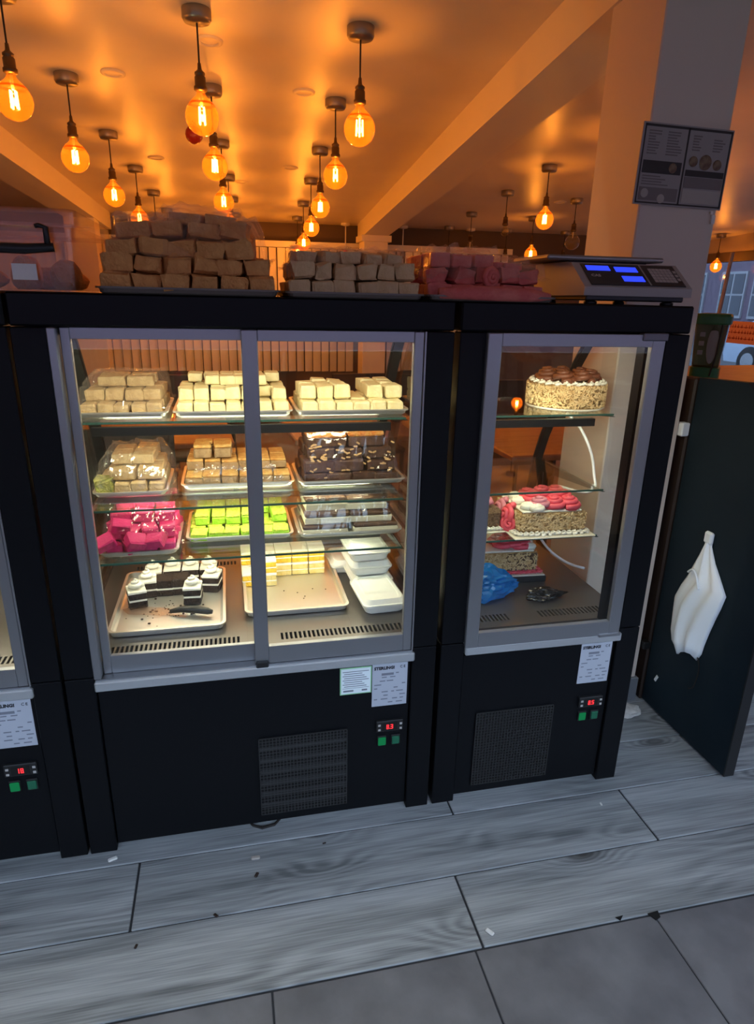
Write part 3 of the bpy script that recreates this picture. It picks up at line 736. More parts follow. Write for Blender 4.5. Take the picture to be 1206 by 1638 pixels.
layer('fudge_cube', 'burfi_cream', .315, .570, 6, .36, .495, 2, ZA+TH+.064, .024, lab+', third layer', 'cream cubes on the middle top tray', skip=((5, 0), (0, 0)), jit=.08); PILE = []
tray(.598, .908, .235, .495, ZA, 'steel tray of cream cubes on the right of the top shelf')
lab = 'cream fudge cube, top shelf right tray'
layer('fudge_cube', 'burfi_cream', .612, .895, 6, .25, .485, 4, ZA+TH, .032, lab+', bottom layer', 'cream cubes on the right top tray', jit=.03)
layer('fudge_cube', 'burfi_cream', .612, .895, 6, .29, .485, 3, ZA+TH+.033, .036, lab+', upper layer', 'cream cubes on the right top tray', skip=((3, 0), (3, 1), (3, 2), (0, 2)), jit=.05, rz=.1); PILE = []
# ---- second shelf
tray(.050, .248, .31, .57, ZB, 'steel tray of wrapped tan slabs on the second shelf, left')
lab = 'tan fudge slab, second shelf left tray'
layer('fudge_slab', 'burfi_beige', .060, .240, 4, .325, .56, 3, ZB+TH, .034, lab+', bottom layer', 'wrapped tan slabs on the second shelf', skip=((0, 0),))
layer('fudge_slab', 'burfi_beige', .095, .235, 2, .345, .56, 2, ZB+TH+.036, .030, lab+', middle layer', 'wrapped tan slabs on the second shelf')
layer('fudge_slab', 'burfi_beige', .090, .210, 2, .40, .56, 2, ZB+TH+.067, .028, lab+', topmost layer', 'wrapped tan slabs on the second shelf')
layer('pistachio_ball', 'pistachio', .058, .106, 1, .325, .385, 1, ZB+TH, .046, 'rough yellow-green pistachio ball at the corner of the wrapped tan slabs', 'pistachio ball', amt=.2)
film(.046, .265, .300, .575, ZB+.012, 'cling film over the tan slabs on the second shelf', 23, mat='wrap_film', slope=.9)
tray(.278, .602, .36, .60, ZB, 'steel tray of golden topped squares in the middle of the second shelf')
lab = 'golden-topped square, second shelf tray'
kw = dict(top=('burfi_gold', .25))
layer('nut_square', 'burfi_tan', .290, .590, 6, .375, .59, 3, ZB+TH, .034, lab+', bottom layer', 'golden topped squares', **kw)
layer('nut_square', 'burfi_tan', .295, .585, 6, .43, .59, 2, ZB+TH+.036, .030, lab+', middle layer', 'golden topped squares', **kw)
layer('nut_square', 'burfi_tan', .315, .425, 2, .44, .55, 2, ZB+TH+.068, .038, lab+', top stack', 'golden topped squares', **kw); PILE = PILE[:36]
film(.300, .565, .355, .42, ZB+.014, 'crumpled cling film strip lying across the golden topped squares', 31, crump=.016)
tray(.612, .935, .345, .59, ZB, 'steel tray of chocolate nut slabs on the second shelf, right')
lab = 'chocolate nut slab, second shelf right tray'
layer('chocolate_slab', 'chocolate', .625, .915, 4, .36, .58, 2, ZB+TH, .030, lab+', bottom layer', 'chocolate nut slabs', fill=.99)
layer('chocolate_slab', 'chocolate', .630, .905, 3, .375, .58, 2, ZB+TH+.031, .034, lab+', second layer', 'chocolate nut slabs', fill=.99)
layer('chocolate_slab', 'chocolate', .640, .895, 3, .39, .58, 2, ZB+TH+.066, .034, lab+', third layer', 'chocolate nut slabs', fill=.99)
layer('chocolate_slab', 'chocolate', .645, .885, 2, .40, .58, 2, ZB+TH+.101, .046, 'orange-topped chocolate slab, second shelf right tray, topmost', 'chocolate nut slabs', fill=.985, top=('orange_topping', .36))
# almonds showing on the cut faces
al = MB()
r = random.Random(9)
for k in range(60):
    zz = ZB+.02+r.random()*.10; f = (zz-ZB)/.15; yy = .361+f*.035; xx = r.uniform(.65, .90); aa = r.uniform(-.6, .6)
    v, f_ = chamfer(-.006, .006, -.0025, .0015, -.0025, .0025, .001); al.add([(xx+p[0]*math.cos(aa)-p[2]*math.sin(aa), yy+p[1], zz+p[0]*math.sin(aa)+p[2]*math.cos(aa)) for p in v], f_)
o = stuff(al.build('almond_bits', 'almond')); tag(o, 'pale almond bits set in the faces of the chocolate slabs', 'nuts')
film(.606, .93, .338, .60, ZB+.012, 'cling film around the chocolate nut slabs', 41, slope=2.2, lift=.006)
# ---- third shelf
tray(.062, .270, .235, .50, ZC, 'steel tray of bright pink sweets on the third shelf, left')
lab = 'bright pink sweet, third shelf heap'
gp = 'pink sweets'
layer('pink_sweet', 'pink_sweet', .072, .262, 4, .245, .49, 4, ZC+TH, .030, lab+', bottom layer', gp, jit=.1, rz=.5, fill=.9)
layer('pink_sweet', 'pink_sweet', .078, .258, 4, .275, .49, 3, ZC+TH+.030, .032, lab+', second layer', gp, jit=.12, rz=.35, fill=.95)
layer('pink_sweet', 'pink_sweet', .085, .255, 3, .33, .49, 3, ZC+TH+.062, .028, lab+', third layer', gp, jit=.08, rz=.15)
layer('pink_sweet', 'pink_sweet', .092, .258, 3, .37, .49, 2, ZC+TH+.091, .028, lab+', topmost layer', gp, jit=.04, rz=.08)
for (x, y, z, rx, ry, rz, pos) in ((.085, .252, .032, .5, -.4, .2, 'left'), (.155, .248, .034, .6, .3, .5, 'centre'), (.215, .25, .03, .4, -.2, -.3, 'right'), (.12, .28, .064, .3, .2, .1, 'upper left')):
    piece('pink_sweet', 'pink_sweet', (.052, .04, .028), (x, y, ZC+z), rz, f'bright pink sweet tipped forward before the heap, at its {pos}', gp, rx, ry)
film(.060, .285, .225, .505, ZC+.012, 'cling film pulled over the pink sweets', 53, slope=.9, lift=.01, crump=.014)
tray(.284, .592, .315, .58, ZC, 'steel tray of lime green sweets on the third shelf, middle')
lab = 'lime green square, third shelf tray'
kw = dict(top=('lime_crumb', .22))
layer('lime_square', 'lime_sweet', .296, .580, 6, .325, .57, 4, ZC+TH, .022, lab+', bottom layer', 'lime squares', jit=.08, rz=.12, **kw)
layer('lime_square', 'lime_sweet', .310, .575, 6, .39, .57, 2, ZC+TH+.023, .030, lab+', upper layer', 'lime squares', jit=.05, skip=((4, 0),), **kw); PILE = []
tray(.604, .920, .30, .57, ZC, 'steel tray of striped chocolate and white slabs on the third shelf, right')
lab = 'striped slab, third shelf right tray'
kw = dict(top=('chocolate', .42))
layer('striped_slab', 'white_fudge', .618, .908, 2, .315, .56, 2, ZC+TH, .028, lab+', bottom layer', 'striped slabs', fill=.99, **kw)
layer('striped_slab', 'white_fudge', .622, .900, 2, .335, .56, 2, ZC+TH+.029, .034, lab+', second layer', 'striped slabs', fill=.99, **kw)
layer('striped_slab', 'white_fudge', .632, .885, 2, .35, .56, 2, ZC+TH+.064, .036, lab+', third layer', 'striped slabs', fill=.99, **kw)
layer('striped_slab', 'white_fudge', .645, .790, 1, .40, .56, 2, ZC+TH+.101, .022, lab+', topmost layer', 'striped slabs', fill=.99, top=('white_fudge', .3))
film(.600, .925, .292, .58, ZC+.012, 'shiny cling film over the striped chocolate and white slabs', 61, slope=1.6)

# ---- deck: cake slices, cake cubes, foam boxes
DZ = .555
tray(.075, .385, .160, .575, DZ, 'large steel tray with chocolate cream slices and a cake server on the cabinet deck', h=.020)
def swirl_mesh(name, mat, r=.014, h=.022, turns=2.6, thick=.0055, seg=26):
    pts = []; rr = []
    for k in range(seg+1):
        s = k/seg; a = s*turns*2*PI; q = r*(1-s)**.8
        pts.append((q*math.cos(a), q*math.sin(a), thick*.6+h*s)); rr.append(thick*(1.05-.75*s))
    return MB().tube(pts, rr, 6).mesh(name, mat, True)
def rose_mesh(name, mat, r=.031, h=.028, turns=3.0, thick=.0105, seg=44):
    pts = []; rr = []
    for k in range(seg+1):
        s = k/seg; a = s*turns*2*PI; q = r*(1-s)**.75*(1+.05*math.sin(9*a))
        pts.append((q*math.cos(a), q*math.sin(a), thick*.5+h*math.sin(s*1.5))); rr.append(thick*(1.0-.55*s))
    return MB().tube(pts, rr, 6).mesh(name, mat, True)
cream_swirl = swirl_mesh('cream_swirl', 'cream', .018, .026, 2.6, .008); cream_dot = swirl_mesh('cream_dot', 'cream', .009, .011, 1.6, .005, 14)
pink_dot = swirl_mesh('pink_dot', 'pink_rose', .010, .010, 1.6, .005, 14)
rose_p = rose_mesh('cream_rose', 'pink_rose'); rose_m = rose_mesh('cream_rose', 'rose_mauve'); rose_c = rose_mesh('cream_rose', 'choc_swirl'); rose_w = rose_mesh('cream_rose', 'cream', .018, .012)
def forest_slice(x, y, rz, label, w=.05, d=.06, fallen=False):
    t = thing('cake_slice', label, 'cake slice', (x, y, DZ+.003), rz, 'chocolate cream slices')
    if fallen: t.rotation_euler = (PI/2*.98, 0, rz); t.location.z += d/2
    def B(z0, z1, nm, mt, e=0.): obj(nm, jit_block(mt, nm, random.random(), w-e, d-e, z1-z0, .06), t, (0, 0, z0))
    B(0, .022, 'sponge', 'dark_sponge'); B(.022, .028, 'cream_layer', 'cream', .001); B(.028, .047, 'sponge', 'dark_sponge'); B(.047, .054, 'frosting', 'cream', -.001)
    obj('cream_swirl', cream_swirl, t, (0, 0, .053))
for i, (x, y, rz) in enumerate(((.165, .50, .05), (.222, .515, 0), (.278, .515, 0), (.334, .51, -.05), (.345, .44, -.2), (.155, .43, .1), (.13, .36, .25), (.29, .36, -.05))):
    forest_slice(x, y, rz, ('chocolate cream slice at the back left of the tray', 'second chocolate cream slice along the back row', 'third chocolate cream slice along the back row', 'chocolate cream slice at the back right of the tray', 'chocolate cream slice leaning at the right edge', 'chocolate cream slice behind the loose front left one', 'loose chocolate cream slice at the front left', 'cream-fronted chocolate slice standing at the centre right')[i])
for x, y, rz, sd in ((.205, .435, 0, 'left'), (.252, .437, 0, 'right')):
    t = thing('cake_slice', f'dark cut sponge slice amid the cream slices, {sd} of the two', 'cake slice', (x, y, DZ+.003), rz, 'dark sponge middle')
    for z0, z1, nm, mt in ((0, .020, 'sponge', 'dark_sponge'), (.020, .025, 'cream_layer', 'cream'), (.025, .052, 'sponge', 'dark_sponge')): obj(nm, jit_block(mt, nm, random.random(), .048, .06, z1-z0, .06), t, (0, 0, z0))
cr = MB(); r = random.Random(4)
for k in range(46):
    x, y = r.gauss(.21, .05), r.gauss(.30, .035); s = r.uniform(.0015, .004)
    if .1 < x < .36 and .2 < y < .4: cr.box(x-s, x+s, y-s*.7, y+s*.7, DZ+.003, DZ+.003+s, s*.4)
tag(stuff(cr.build('cake_crumbs', 'dark_sponge')), 'dark cake crumbs scattered on the slice tray', 'crumbs')
t = thing('cake_server', 'clear cake server with a black handle lying across the slice tray', 'cake server', (.215, .285, DZ+.008), -.28)
MB().prism([(-.10, .026), (-.125, 0), (-.10, -.024), (.0, -.020), (.02, -.008), (.02, .008), (.0, .022)], 0, .003, 'z').build('blade', 'clear_plastic', t)
MB().tube([(.015, 0, .004), (.045, 0, .012), (.09, 0, .014), (.125, 0, .011), (.138, 0, .009)], [.006, .009, .011, .010, .006], 10).build('handle', 'black_plastic', t, True)
tray(.438, .742, .215, .665, DZ, 'large steel tray with yellow cake squares on the cabinet deck', h=.020)
def cake_square(x, y, z, label, up=True):
    t = thing('cake_square', label, 'cake', (x, y, z), random.uniform(-.03, .03), 'yellow cake squares')
    w = .052; d = .056
    for z0, z1, nm, mt, e in ((0, .016, 'sponge', 'yellow_sponge' if up else 'pale_sponge', 0), (.016, .019, 'cream_layer', 'cream', -.0005), (.019, .036, 'sponge', 'yellow_sponge' if up else 'pale_sponge', 0), (.036, .044, 'frosting', 'cream', -.001)):
        obj(nm, jit_block(mt, nm, random.random(), w-e, d-e, z1-z0, .05), t, (0, 0, z0))
for k in range(2):
    for j in range(2):
        for i in range(5):
            cake_square(.463+i*.0545, .53+j*.058, DZ+.003+k*.0445, f'yellow cake square, {("lower","upper")[k]} layer, {("front","back")[j]} row, {("leftmost","second","third","fourth","rightmost")[i]} of five', k == 1)
    cake_square(.517, .455, DZ+.003+k*.0445, f'yellow cake square standing forward of the rest, {("lower","upper")[k]} of the two', k == 1)
cake_square(.463, .46, DZ+.003, 'yellow cake square half hidden by the door stile')
cr = MB()
for x, y in ((.60, .36), (.62, .33), (.615, .315), (.65, .38), (.56, .38), (.69, .37)): cr.box(x, x+.004, y, y+.003, DZ+.003, DZ+.0055, .001)
tag(stuff(cr.build('cake_crumbs', 'dark_sponge')), 'few dark crumbs on the yellow cake tray', 'crumbs')
def clamshell(x, y, z, rz, label, w=.135, d=.20, h=.045):
    t = thing('foam_box', label, 'food box', (x, y, z), rz, 'white foam takeaway boxes')
    def lp(ins, zz): return [(p[0], p[1], zz) for p in rrect(-w/2+ins, w/2-ins, -d/2+ins, d/2-ins, .018)]
    mb = MB(); loops(mb, [lp(.014, 0), lp(.010, .004), lp(.004, h*.55), lp(0, h*.55), lp(0, h*.6)]); mb.build('base', 'foam_white', t)
    mb = MB(); loops(mb, [lp(0, h*.62), lp(0, h*.68), lp(.005, h*.7), lp(.013, h), lp(.02, h), lp(.022, h-.002)]); mb.build('lid', 'foam_white', t)
clamshell(.838, .275, DZ, .05, 'white foam box lying at the front right of the deck')
for k in range(3): clamshell(.838-.004*k, .44+.006*k, DZ+k*.046, .04, f'white foam box, {("lowest","middle","topmost")[k]} of the stack in the cabinet corner', d=.19)
clamshell(.775, .56, DZ, .06, 'white foam box behind the stack near the yellow cakes', w=.10, d=.15)

# ================================================================== SINGLE-DOOR CABINET: CAKES
def flakes(poly_fn, n, mat, z0, z1, seed):
    r = random.Random(seed); mb = MB()
    for k in range(n):
        (x, y), (nx, ny) = poly_fn(r.random()); z = r.uniform(z0, z1); a = r.uniform(0, PI); l = r.uniform(.004, .007)
        tx, ty = -ny, nx; ca, sa = math.cos(a), math.sin(a); o = .0025
        c0 = (x+nx*o, y+ny*o, z); u = (tx*ca*l, ty*ca*l, sa*l); q = (-tx*sa*.0018, -ty*sa*.0018, ca*.0018)
        V = []
        for s, t_ in ((-1, -1), (1, -1), (1, 1), (-1, 1)): V.append(tuple(c0[i]+s*u[i]+t_*q[i] for i in range(3)))
        apex = (c0[0]+nx*.003, c0[1]+ny*.003, c0[2]); V.append(apex)
        mb.add(V, [(0, 1, 4), (1, 2, 4), (2, 3, 4), (3, 0, 4), (3, 2, 1, 0)])
    return mb.mesh('nut_flakes', mat)
def circ(r_): return lambda s: ((r_*math.cos(2*PI*s), r_*math.sin(2*PI*s)), (math.cos(2*PI*s), math.sin(2*PI*s)))
def rect_path(a, b_):
    def f(s):
        L = 4*(a+b_); q = s*L
        if q < 2*a: return ((-a+q, -b_), (0, -1))
        q -= 2*a
        if q < 2*b_: return ((a, -b_+q), (1, 0))
        q -= 2*b_
        if q < 2*a: return ((a-q, b_), (0, 1))
        q -= 2*a; return ((-a, b_-q), (-1, 0))
    return f
# top: round nut cake
zc = ZA
t = thing('cream_cake', 'round nut-covered cake with white piping and brown swirls on the top shelf', 'cake', (1.445, .375, zc), .1)
R_ = .116
MB().lathe([(0, 0), (.120, 0), (.120, .003), (0, .003)], 32).build('cake_board', 'cake_board', t)
MB().lathe([(0, .003), (R_, .003), (R_, .066), (R_-.008, .072), (0, .073)], 36).build('sponge', 'nut_coat', t, True)
MB().lathe([(0, .072), (R_-.006, .0725), (R_-.008, .075), (0, .076)], 36).build('icing', 'cream', t, True)
stuff(obj('nut_flakes', flakes(circ(R_), 1500, 'nut_flake', .006, .068, 3), t))
for k in range(26): a = k*2*PI/26; obj('cream_dot', cream_dot, t, ((R_-.010)*math.cos(a), (R_-.010)*math.sin(a), .069), (0, 0, k))
for k in range(7): a = k*2*PI/7+.35; obj('cream_rose', rose_c, t, (.066*math.cos(a), .066*math.sin(a), .075), (0, 0, k))
MB().box(-.02, .02, -.006, .006, 0, .014, .004).build('turquoise_piece', 'turquoise', t, loc=(.07, -.02, .086), rot=(0, .2, .5))
# third shelf: square rose cake
t = thing('cream_cake', 'square nut-sided cake heaped with pink piped roses on the third shelf', 'cake', (1.37, .315, ZC), -.02)
a_, b_ = .105, .095
MB().box(-.132, .132, -.125, .125, 0, .004, .002).build('cake_board', 'cake_board', t)
MB().box(-a_, a_, -b_, b_, .004, .072, .012).build('sponge', 'nut_coat', t); MB().box(-a_+.008, a_-.008, -b_+.008, b_-.008, .070, .076, .003).build('icing', 'cream', t)
stuff(obj('nut_flakes', flakes(rect_path(a_, b_), 1300, 'nut_flake', .018, .068, 5), t))
for i in range(13):
    for y in (-b_-.009, b_+.009): obj('cream_dot', cream_dot, t, (-a_+2*a_*i/12, y, .004), (0, 0, i))
for i in range(11):
    for x in (-a_-.009, a_+.009): obj('cream_dot', cream_dot, t, (x, -b_+2*b_*i/10, .004), (0, 0, i))
for i in range(3):
    for j in range(3): obj('cream_rose', rose_p if (i+j) % 4 else rose_m, t, (-.030+i*.048, -.055+j*.048, .076+.006*(j == 1)), (0, 0, i*2+j))
for i in range(2): obj('cream_rose', rose_p, t, (.0+i*.045, .0, .094), (0, 0, i))
for k, (x, z) in enumerate(((-.093, .048), (-.098, .022))): obj('cream_rose', rose_p, t, (x-.012, -.03, z), (0, -1.35, k)); obj('cream_rose', rose_m, t, (x-.012, .03, z), (0, -1.35, k))
for x, y in ((-.07, -.06), (-.075, 0), (-.05, -.085), (-.065, .05)): obj('cream_rose', rose_w, t, (x, y, .076))
# dark cake partly hidden by the stile
t = thing('cream_cake', 'dark chocolate-sided cake cut off by the door stile on the third shelf', 'cake', (1.150, .36, ZC), .05)
MB().box(-.10, .10, -.10, .10, 0, .004, .002).build('cake_board', 'cake_board', t); MB().box(-.08, .08, -.08, .08, .004, .070, .012).build('sponge', 'dark_nut_coat', t)
for i in range(10): obj('cream_dot', cream_dot, t, (-.08+.16*i/9, -.088, .004)); obj('cream_dot', cream_dot, t, (.088, -.08+.16*i/9, .004))
for i in range(2):
    for j in range(2): obj('cream_rose', rose_m, t, (-.03+.06*i, -.03+.06*j, .068))
# deck cake
t = thing('cream_cake', 'nut-sided cake on a pink piped base with a pink rose cluster on the deck', 'cake', (1.29, .44, DZ), -.05)
MB().box(-.135, .135, -.12, .12, 0, .022, .003).build('cake_stand', 'black_plastic', t); MB().box(-.13, .13, -.118, .118, .022, .026, .001).build('cake_board', 'cake_board', t)
MB().box(-.105, .105, -.095, .095, .026, .098, .012).build('sponge', 'nut_coat', t); MB().box(-.098, .098, -.088, .088, .096, .102, .003).build('icing', 'cream', t)
stuff(obj('nut_flakes', flakes(rect_path(.105, .095), 1300, 'nut_flake', .04, .094, 8), t))
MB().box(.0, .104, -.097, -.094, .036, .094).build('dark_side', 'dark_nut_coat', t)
for i in range(14):
    for y in (-.106, .106): obj('pink_dot', pink_dot, t, (-.11+.22*i/13, y, .026))
for i in range(11):
    for x in (-.116, .116): obj('pink_dot', pink_dot, t, (x, -.1+.2*i/10, .026))
for i in range(3):
    for j in range(2): obj('cream_rose', rose_p, t, (.0+i*.032, -.055+j*.045, .100+.006*(i == 1)), (0, 0, i+j))
for x, y in ((.09, -.03), (.085, -.07), (.09, .01)): obj('cream_rose', rose_w, t, (x, y, .101))
# crumpled bags
def crumple(name, mat, c, s, seed, label, cat, sub=3, amt=.28, pinch=None, fine=0.):
    import bmesh
    bm = bmesh.new(); bmesh.ops.create_icosphere(bm, subdivisions=sub, radius=1.)
    from mathutils import noise
    for v in bm.verts:
        d = v.co.normalized(); k = 1+amt*(noise.noise(d*1.6+Vector((seed, 0, 0)))+.6*abs(noise.noise(d*4+Vector((0, seed, 0))))-.25*abs(noise.noise(d*9+Vector((0, 0, seed)))))-fine*abs(noise.noise(d*6.5+Vector((seed, seed, 0))))
        p = Vector((d.x*k*s[0], d.y*k*s[1], d.z*k*s[2]))
        if pinch:
            e = max(0, d.x)**2.2; p.y *= 1-.7*e; p.z = p.z*(1-.72*e); p.x += e*pinch
        p.z = max(p.z, -s[2]*.72); v.co = p
    me = bpy.data.meshes.new(name); bm.to_mesh(me); bm.free(); me.materials.append(MAT[mat])
    return tag(obj(name, me, None, (c[0], c[1], c[2]+s[2]*.72)), label, cat)
crumple('blue_bag', 'blue_bag', (1.165, .235, DZ+.001), (.090, .055, .062), 3.1, 'crumpled blue plastic bag at the bottom of the single-door cabinet', 'plastic bag', sub=4, pinch=.035, fine=.35)
crumple('black_bag', 'black_bag', (1.345, .195, DZ+.001), (.052, .032, .022), 5.7, 'crumpled black plastic glove bag lying beside the blue bag', 'plastic bag', sub=4, pinch=.04, fine=.35)

# ================================================================== ON TOP OF THE CABINETS
TZ = 1.43
# translucent storage box
t = thing('storage_box', 'clear plastic storage box with a white label on the left cabinet top', 'storage box', (-.12, .01, TZ))
def taper_box(mb, x0, x1, y0, y1, z0, z1, tp, th):
    def lp(i, z): return [(p[0], p[1], z) for p in rrect(x0+i, x1-i, y0+i, y1-i, .02)]
    return loops(mb, [lp(tp, z0), lp(0, z1), lp(th, z1), lp(tp+th, z0+th)])
mb = MB(); taper_box(mb, -.42, .262, .0, .40, 0, .128, .006, .003); mb.build('tub', 'clear_plastic', t)
mb = MB()
def lp(i, z): return [(p[0], p[1], z) for p in rrect(-.43+i, .270-i, -.010+i, .41-i, .02)]
loops(mb, [lp(.006, .118), lp(0, .120), lp(0, .148), lp(.006, .154), lp(.03, .154), lp(.03, .150)]); mb.build('lid', 'frosted_plastic', t)
for k in range(3): MB().box(-.15+k*.13, -.148+k*.13, -.0115, -.0095, .121, .152).build('lid_rib', 'paper_mid', t)
MB().box(.140, .185, -.004, -.001, .022, .052).build('paper_label', 'foam_white', t)
MB().tube([(-.42, -.016, .083), (.06, -.016, .080), (.17, -.016, .079), (.225, -.016, .083)], [.009, .009, .010, .008], 8).build('latch_bar', 'black_plastic', t, True)
MB().tube([(.214, -.016, .083), (.214, -.016, .118), (.202, -.016, .122), (.195, -.016, .120)], [.006, .006, .005, .004], 8).build('latch_hook', 'black_plastic', t, True)
for k, (x, y, sx, sz, mt) in enumerate(((.215, .12, .032, .036, 'burfi_brown'), (.13, .14, .030, .042, 'burfi_brown'), (.02, .14, .07, .028, 'burfi_brown'), (-.14, .14, .07, .030, 'burfi_brown'), (.16, .28, .07, .030, 'burfi_brown'))):
    crumple('bread_roll', mt, (x-.12, y+.01, TZ+.004), (sx, .05, sz), k*2.3, ('rounded bundle inside the storage box corner', 'upright brown bundle inside the storage box behind the latch', 'tan bundle inside the storage box behind the label', 'tan bundle at the far left inside the storage box', 'tan bundle at the back of the storage box')[k], 'bundle', amt=.12)
# sheets and trays under the piles
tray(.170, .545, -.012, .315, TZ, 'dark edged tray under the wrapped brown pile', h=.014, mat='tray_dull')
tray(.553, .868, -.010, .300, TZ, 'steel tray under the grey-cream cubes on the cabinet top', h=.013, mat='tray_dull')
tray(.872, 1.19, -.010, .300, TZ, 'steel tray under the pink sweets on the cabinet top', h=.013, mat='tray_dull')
lab = 'brown fudge block, tall wrapped pile'; gp = 'blocks of the tall wrapped pile'; z = TZ+.004
layer('fudge_block', 'burfi_brown', .182, .535, 6, .0, .29, 4, z, .036, lab+', bottom layer', gp, jit=.08, rz=.12, amt=.14)
layer('fudge_block', 'burfi_brown', .186, .530, 6, .01, .29, 4, z+.037, .034, lab+', second layer', gp, jit=.1, rz=.25, amt=.16, tilt=.12)
layer('fudge_block', 'burfi_brown', .196, .500, 5, .02, .29, 3, z+.072, .036, lab+', third layer', gp, jit=.08, rz=.2, amt=.16, tilt=.12)
layer('fudge_block', 'burfi_brown', .215, .485, 4, .05, .29, 3, z+.109, .032, lab+', fourth layer', gp, jit=.08, rz=.2, amt=.16, tilt=.12)
layer('fudge_block', 'burfi_brown', .32, .460, 2, .08, .27, 2, z+.142, .020, lab+', topmost layer', gp, jit=.08, rz=.2, amt=.16, tilt=.12)
film(.185, .540, .012, .33, z+.055, 'cling film crumpled over the tall brown pile on the cabinet top', 71, mat='wrap_film', slope=1.2, crump=.014)
lab = 'grey-cream cube, cabinet top pile'; gp = 'grey-cream cubes on the cabinet top'
layer('fudge_cube', 'burfi_grey', .565, .855, 6, .0, .285, 4, z, .034, lab+', bottom layer', gp, jit=.06, rz=.12)
layer('fudge_cube', 'burfi_grey', .570, .850, 6, .012, .285, 4, z+.035, .034, lab+', middle layer', gp, jit=.08, rz=.15, fill=.92, amt=.16, tilt=.12)
layer('fudge_cube', 'burfi_grey', .585, .825, 5, .05, .285, 3, z+.070, .026, lab+', topmost layer', gp, jit=.1, rz=.2, amt=.16, tilt=.12)
film(.560, .862, .06, .31, z+.05, 'cling film over the back of the grey-cream cubes', 83, mat='wrap_film', slope=1.2, crump=.012)
lab = 'dusty pink block, pile beside scale'; gp = 'pink blocks on the cabinet top'
layer('pink_block', 'dusty_pink', .885, 1.175, 5, .03, .285, 3, z, .034, lab+', bottom layer', gp, jit=.08, rz=.2)
layer('pink_block', 'dusty_pink', .892, 1.165, 5, .045, .285, 3, z+.035, .034, lab+', middle layer', gp, jit=.1, rz=.3, fill=.92, amt=.16, tilt=.12)
layer('pink_block', 'dusty_pink', .890, 1.05, 3, .05, .285, 3, z+.070, .030, lab+', topmost layer', gp, jit=.08, rz=.15)
layer('pink_block', 'dusty_pink', 1.05, 1.15, 2, .10, .285, 2, z+.070, .018, lab+', thin topmost', gp, jit=.08, rz=.15)
o = MB().tube([(.90, .002, z+.012), (.96, -.002, z+.015), (1.04, -.003, z+.014), (1.12, .0, z+.012), (1.172, .004, z+.009)], [.012, .016, .017, .015, .009], 10).build('pink_roll', 'dusty_pink', None, True); tag(o, 'long dusty pink roll along the front of the pink pile', 'sweet')
rm = rose_mesh('pink_swirl', 'dusty_pink', .02, .012, 2.6, .008)
o = obj('pink_swirl', rm, None, (1.025, .022, z+.048), (PI/2, 0, .3)); tag(o, 'spiral rolled pink sweet at the front of the pink pile', 'sweet')
film(.876, 1.185, .010, .31, z+.035, 'cling film over the dusty pink pile beside the scale', 97, mat='wrap_film', slope=1.3, crump=.014)

# ---- weighing scale
t = thing('weighing_scale', 'grey price-computing scale with three blue displays on the right cabinet top', 'scale', (1.275, .03, TZ), -.03)
Wd = .290
prof = [(.0, .020), (.0, .040), (.085, .098), (.13, .100), (.30, .100), (.30, .030), (.28, .018)]
MB().prism(prof, 0, Wd, 'x').build('housing', 'scale_grey', t)
MB().box(.012, Wd-.012, .01, .28, .008, .022, .003).build('base', 'black_plastic', t)
MB().box(-.055, Wd-.02, .105, .335, .104, .116, .004).build('weighing_plate', 'scale_steel', t)
MB().box(.02, Wd-.05, .14, .30, .098, .105).build('plate_support', 'black_plastic', t)
for x, y in ((.035, .03), (Wd-.045, .03), (.035, .26), (Wd-.045, .26)): MB().lathe([(0, 0), (.016, 0), (.016, .006), (.006, .010), (.006, .016), (0, .016)], 12, (x, y, 0)).build('foot', 'black_plastic', t, True)
ang = math.atan2(.058, .085)
pn = bpy.data.objects.new('display_panel', None); 
pn = MB().box(.012, .268, .006, .096, 0, .0022, .001).build('display_panel', 'scale_panel', t, loc=(.008, .0, .0402), rot=(ang, 0, 0)); pn['label'] = 'black sloping panel with blue displays and a keypad'
MB().box(.170, .174, .008, .094, .002, .003).build('divider', 'scale_grey', pn)
for x0_, x1_, y0_, y1_ in ((.022, .084, .066, .086), (.098, .158, .062, .083), (.105, .162, .022, .044)): MB().box(x0_, x1_, y0_, y1_, .002, .003).build('blue_display', 'blue_lcd', pn)
text('CAS', .014, 'brand_lettering', 'key_grey', pn, (.024, .040, .0024), (0, 0, 0), bold=.0004)
for i in range(6):
    for j in range(5): MB().box(.190+i*.0105, .199+i*.0105, .022+j*.012, .032+j*.012, .002, .0032).build('key', 'key_grey', pn)
for j in range(3): MB().box(.256, .264, .03+j*.016, .04+j*.016, .002, .0032).build('key', 'key_grey', pn)

# ================================================================== COLUMN POSTER
t = thing('menu_poster', 'two-page menu poster with food pictures taped to the near column', 'poster', (1.732, .372, 1.806), 0); t.rotation_euler = (0, .015, 0)
pw, ph = .146, .104
MB().box(-pw, pw, 0, .003, -ph, ph).build('sheet', 'paper', t)
fr = MB()
fr.box(-pw+.006, pw-.003, -.001, .0, ph-.010, ph-.004); fr.box(-pw+.006, pw-.003, -.001, 0, -ph+.004, -ph+.008); fr.box(-pw+.006, -pw+.010, -.001, 0, -ph+.004, ph-.004); fr.box(pw-.008, pw-.003, -.001, 0, -ph+.004, ph-.004); fr.box(-.002, .003, -.001, 0, -ph+.004, ph-.004)
fr.build('border', 'paper_dark', t)
def pp(name, mat, x0_, x1_, z0_, z1_, e=.0): return MB().box(x0_, x1_, -.0016-e, -.0004, z0_, z1_).build(name, mat, t)
pp('dark_band', 'paper_dark', -.132, -.008, -.022, .010); pp('dark_band', 'paper_dark', .008, .135, -.022, -.006); pp('picture_strip', 'paper_mid', .008, .135, -.052, -.024)
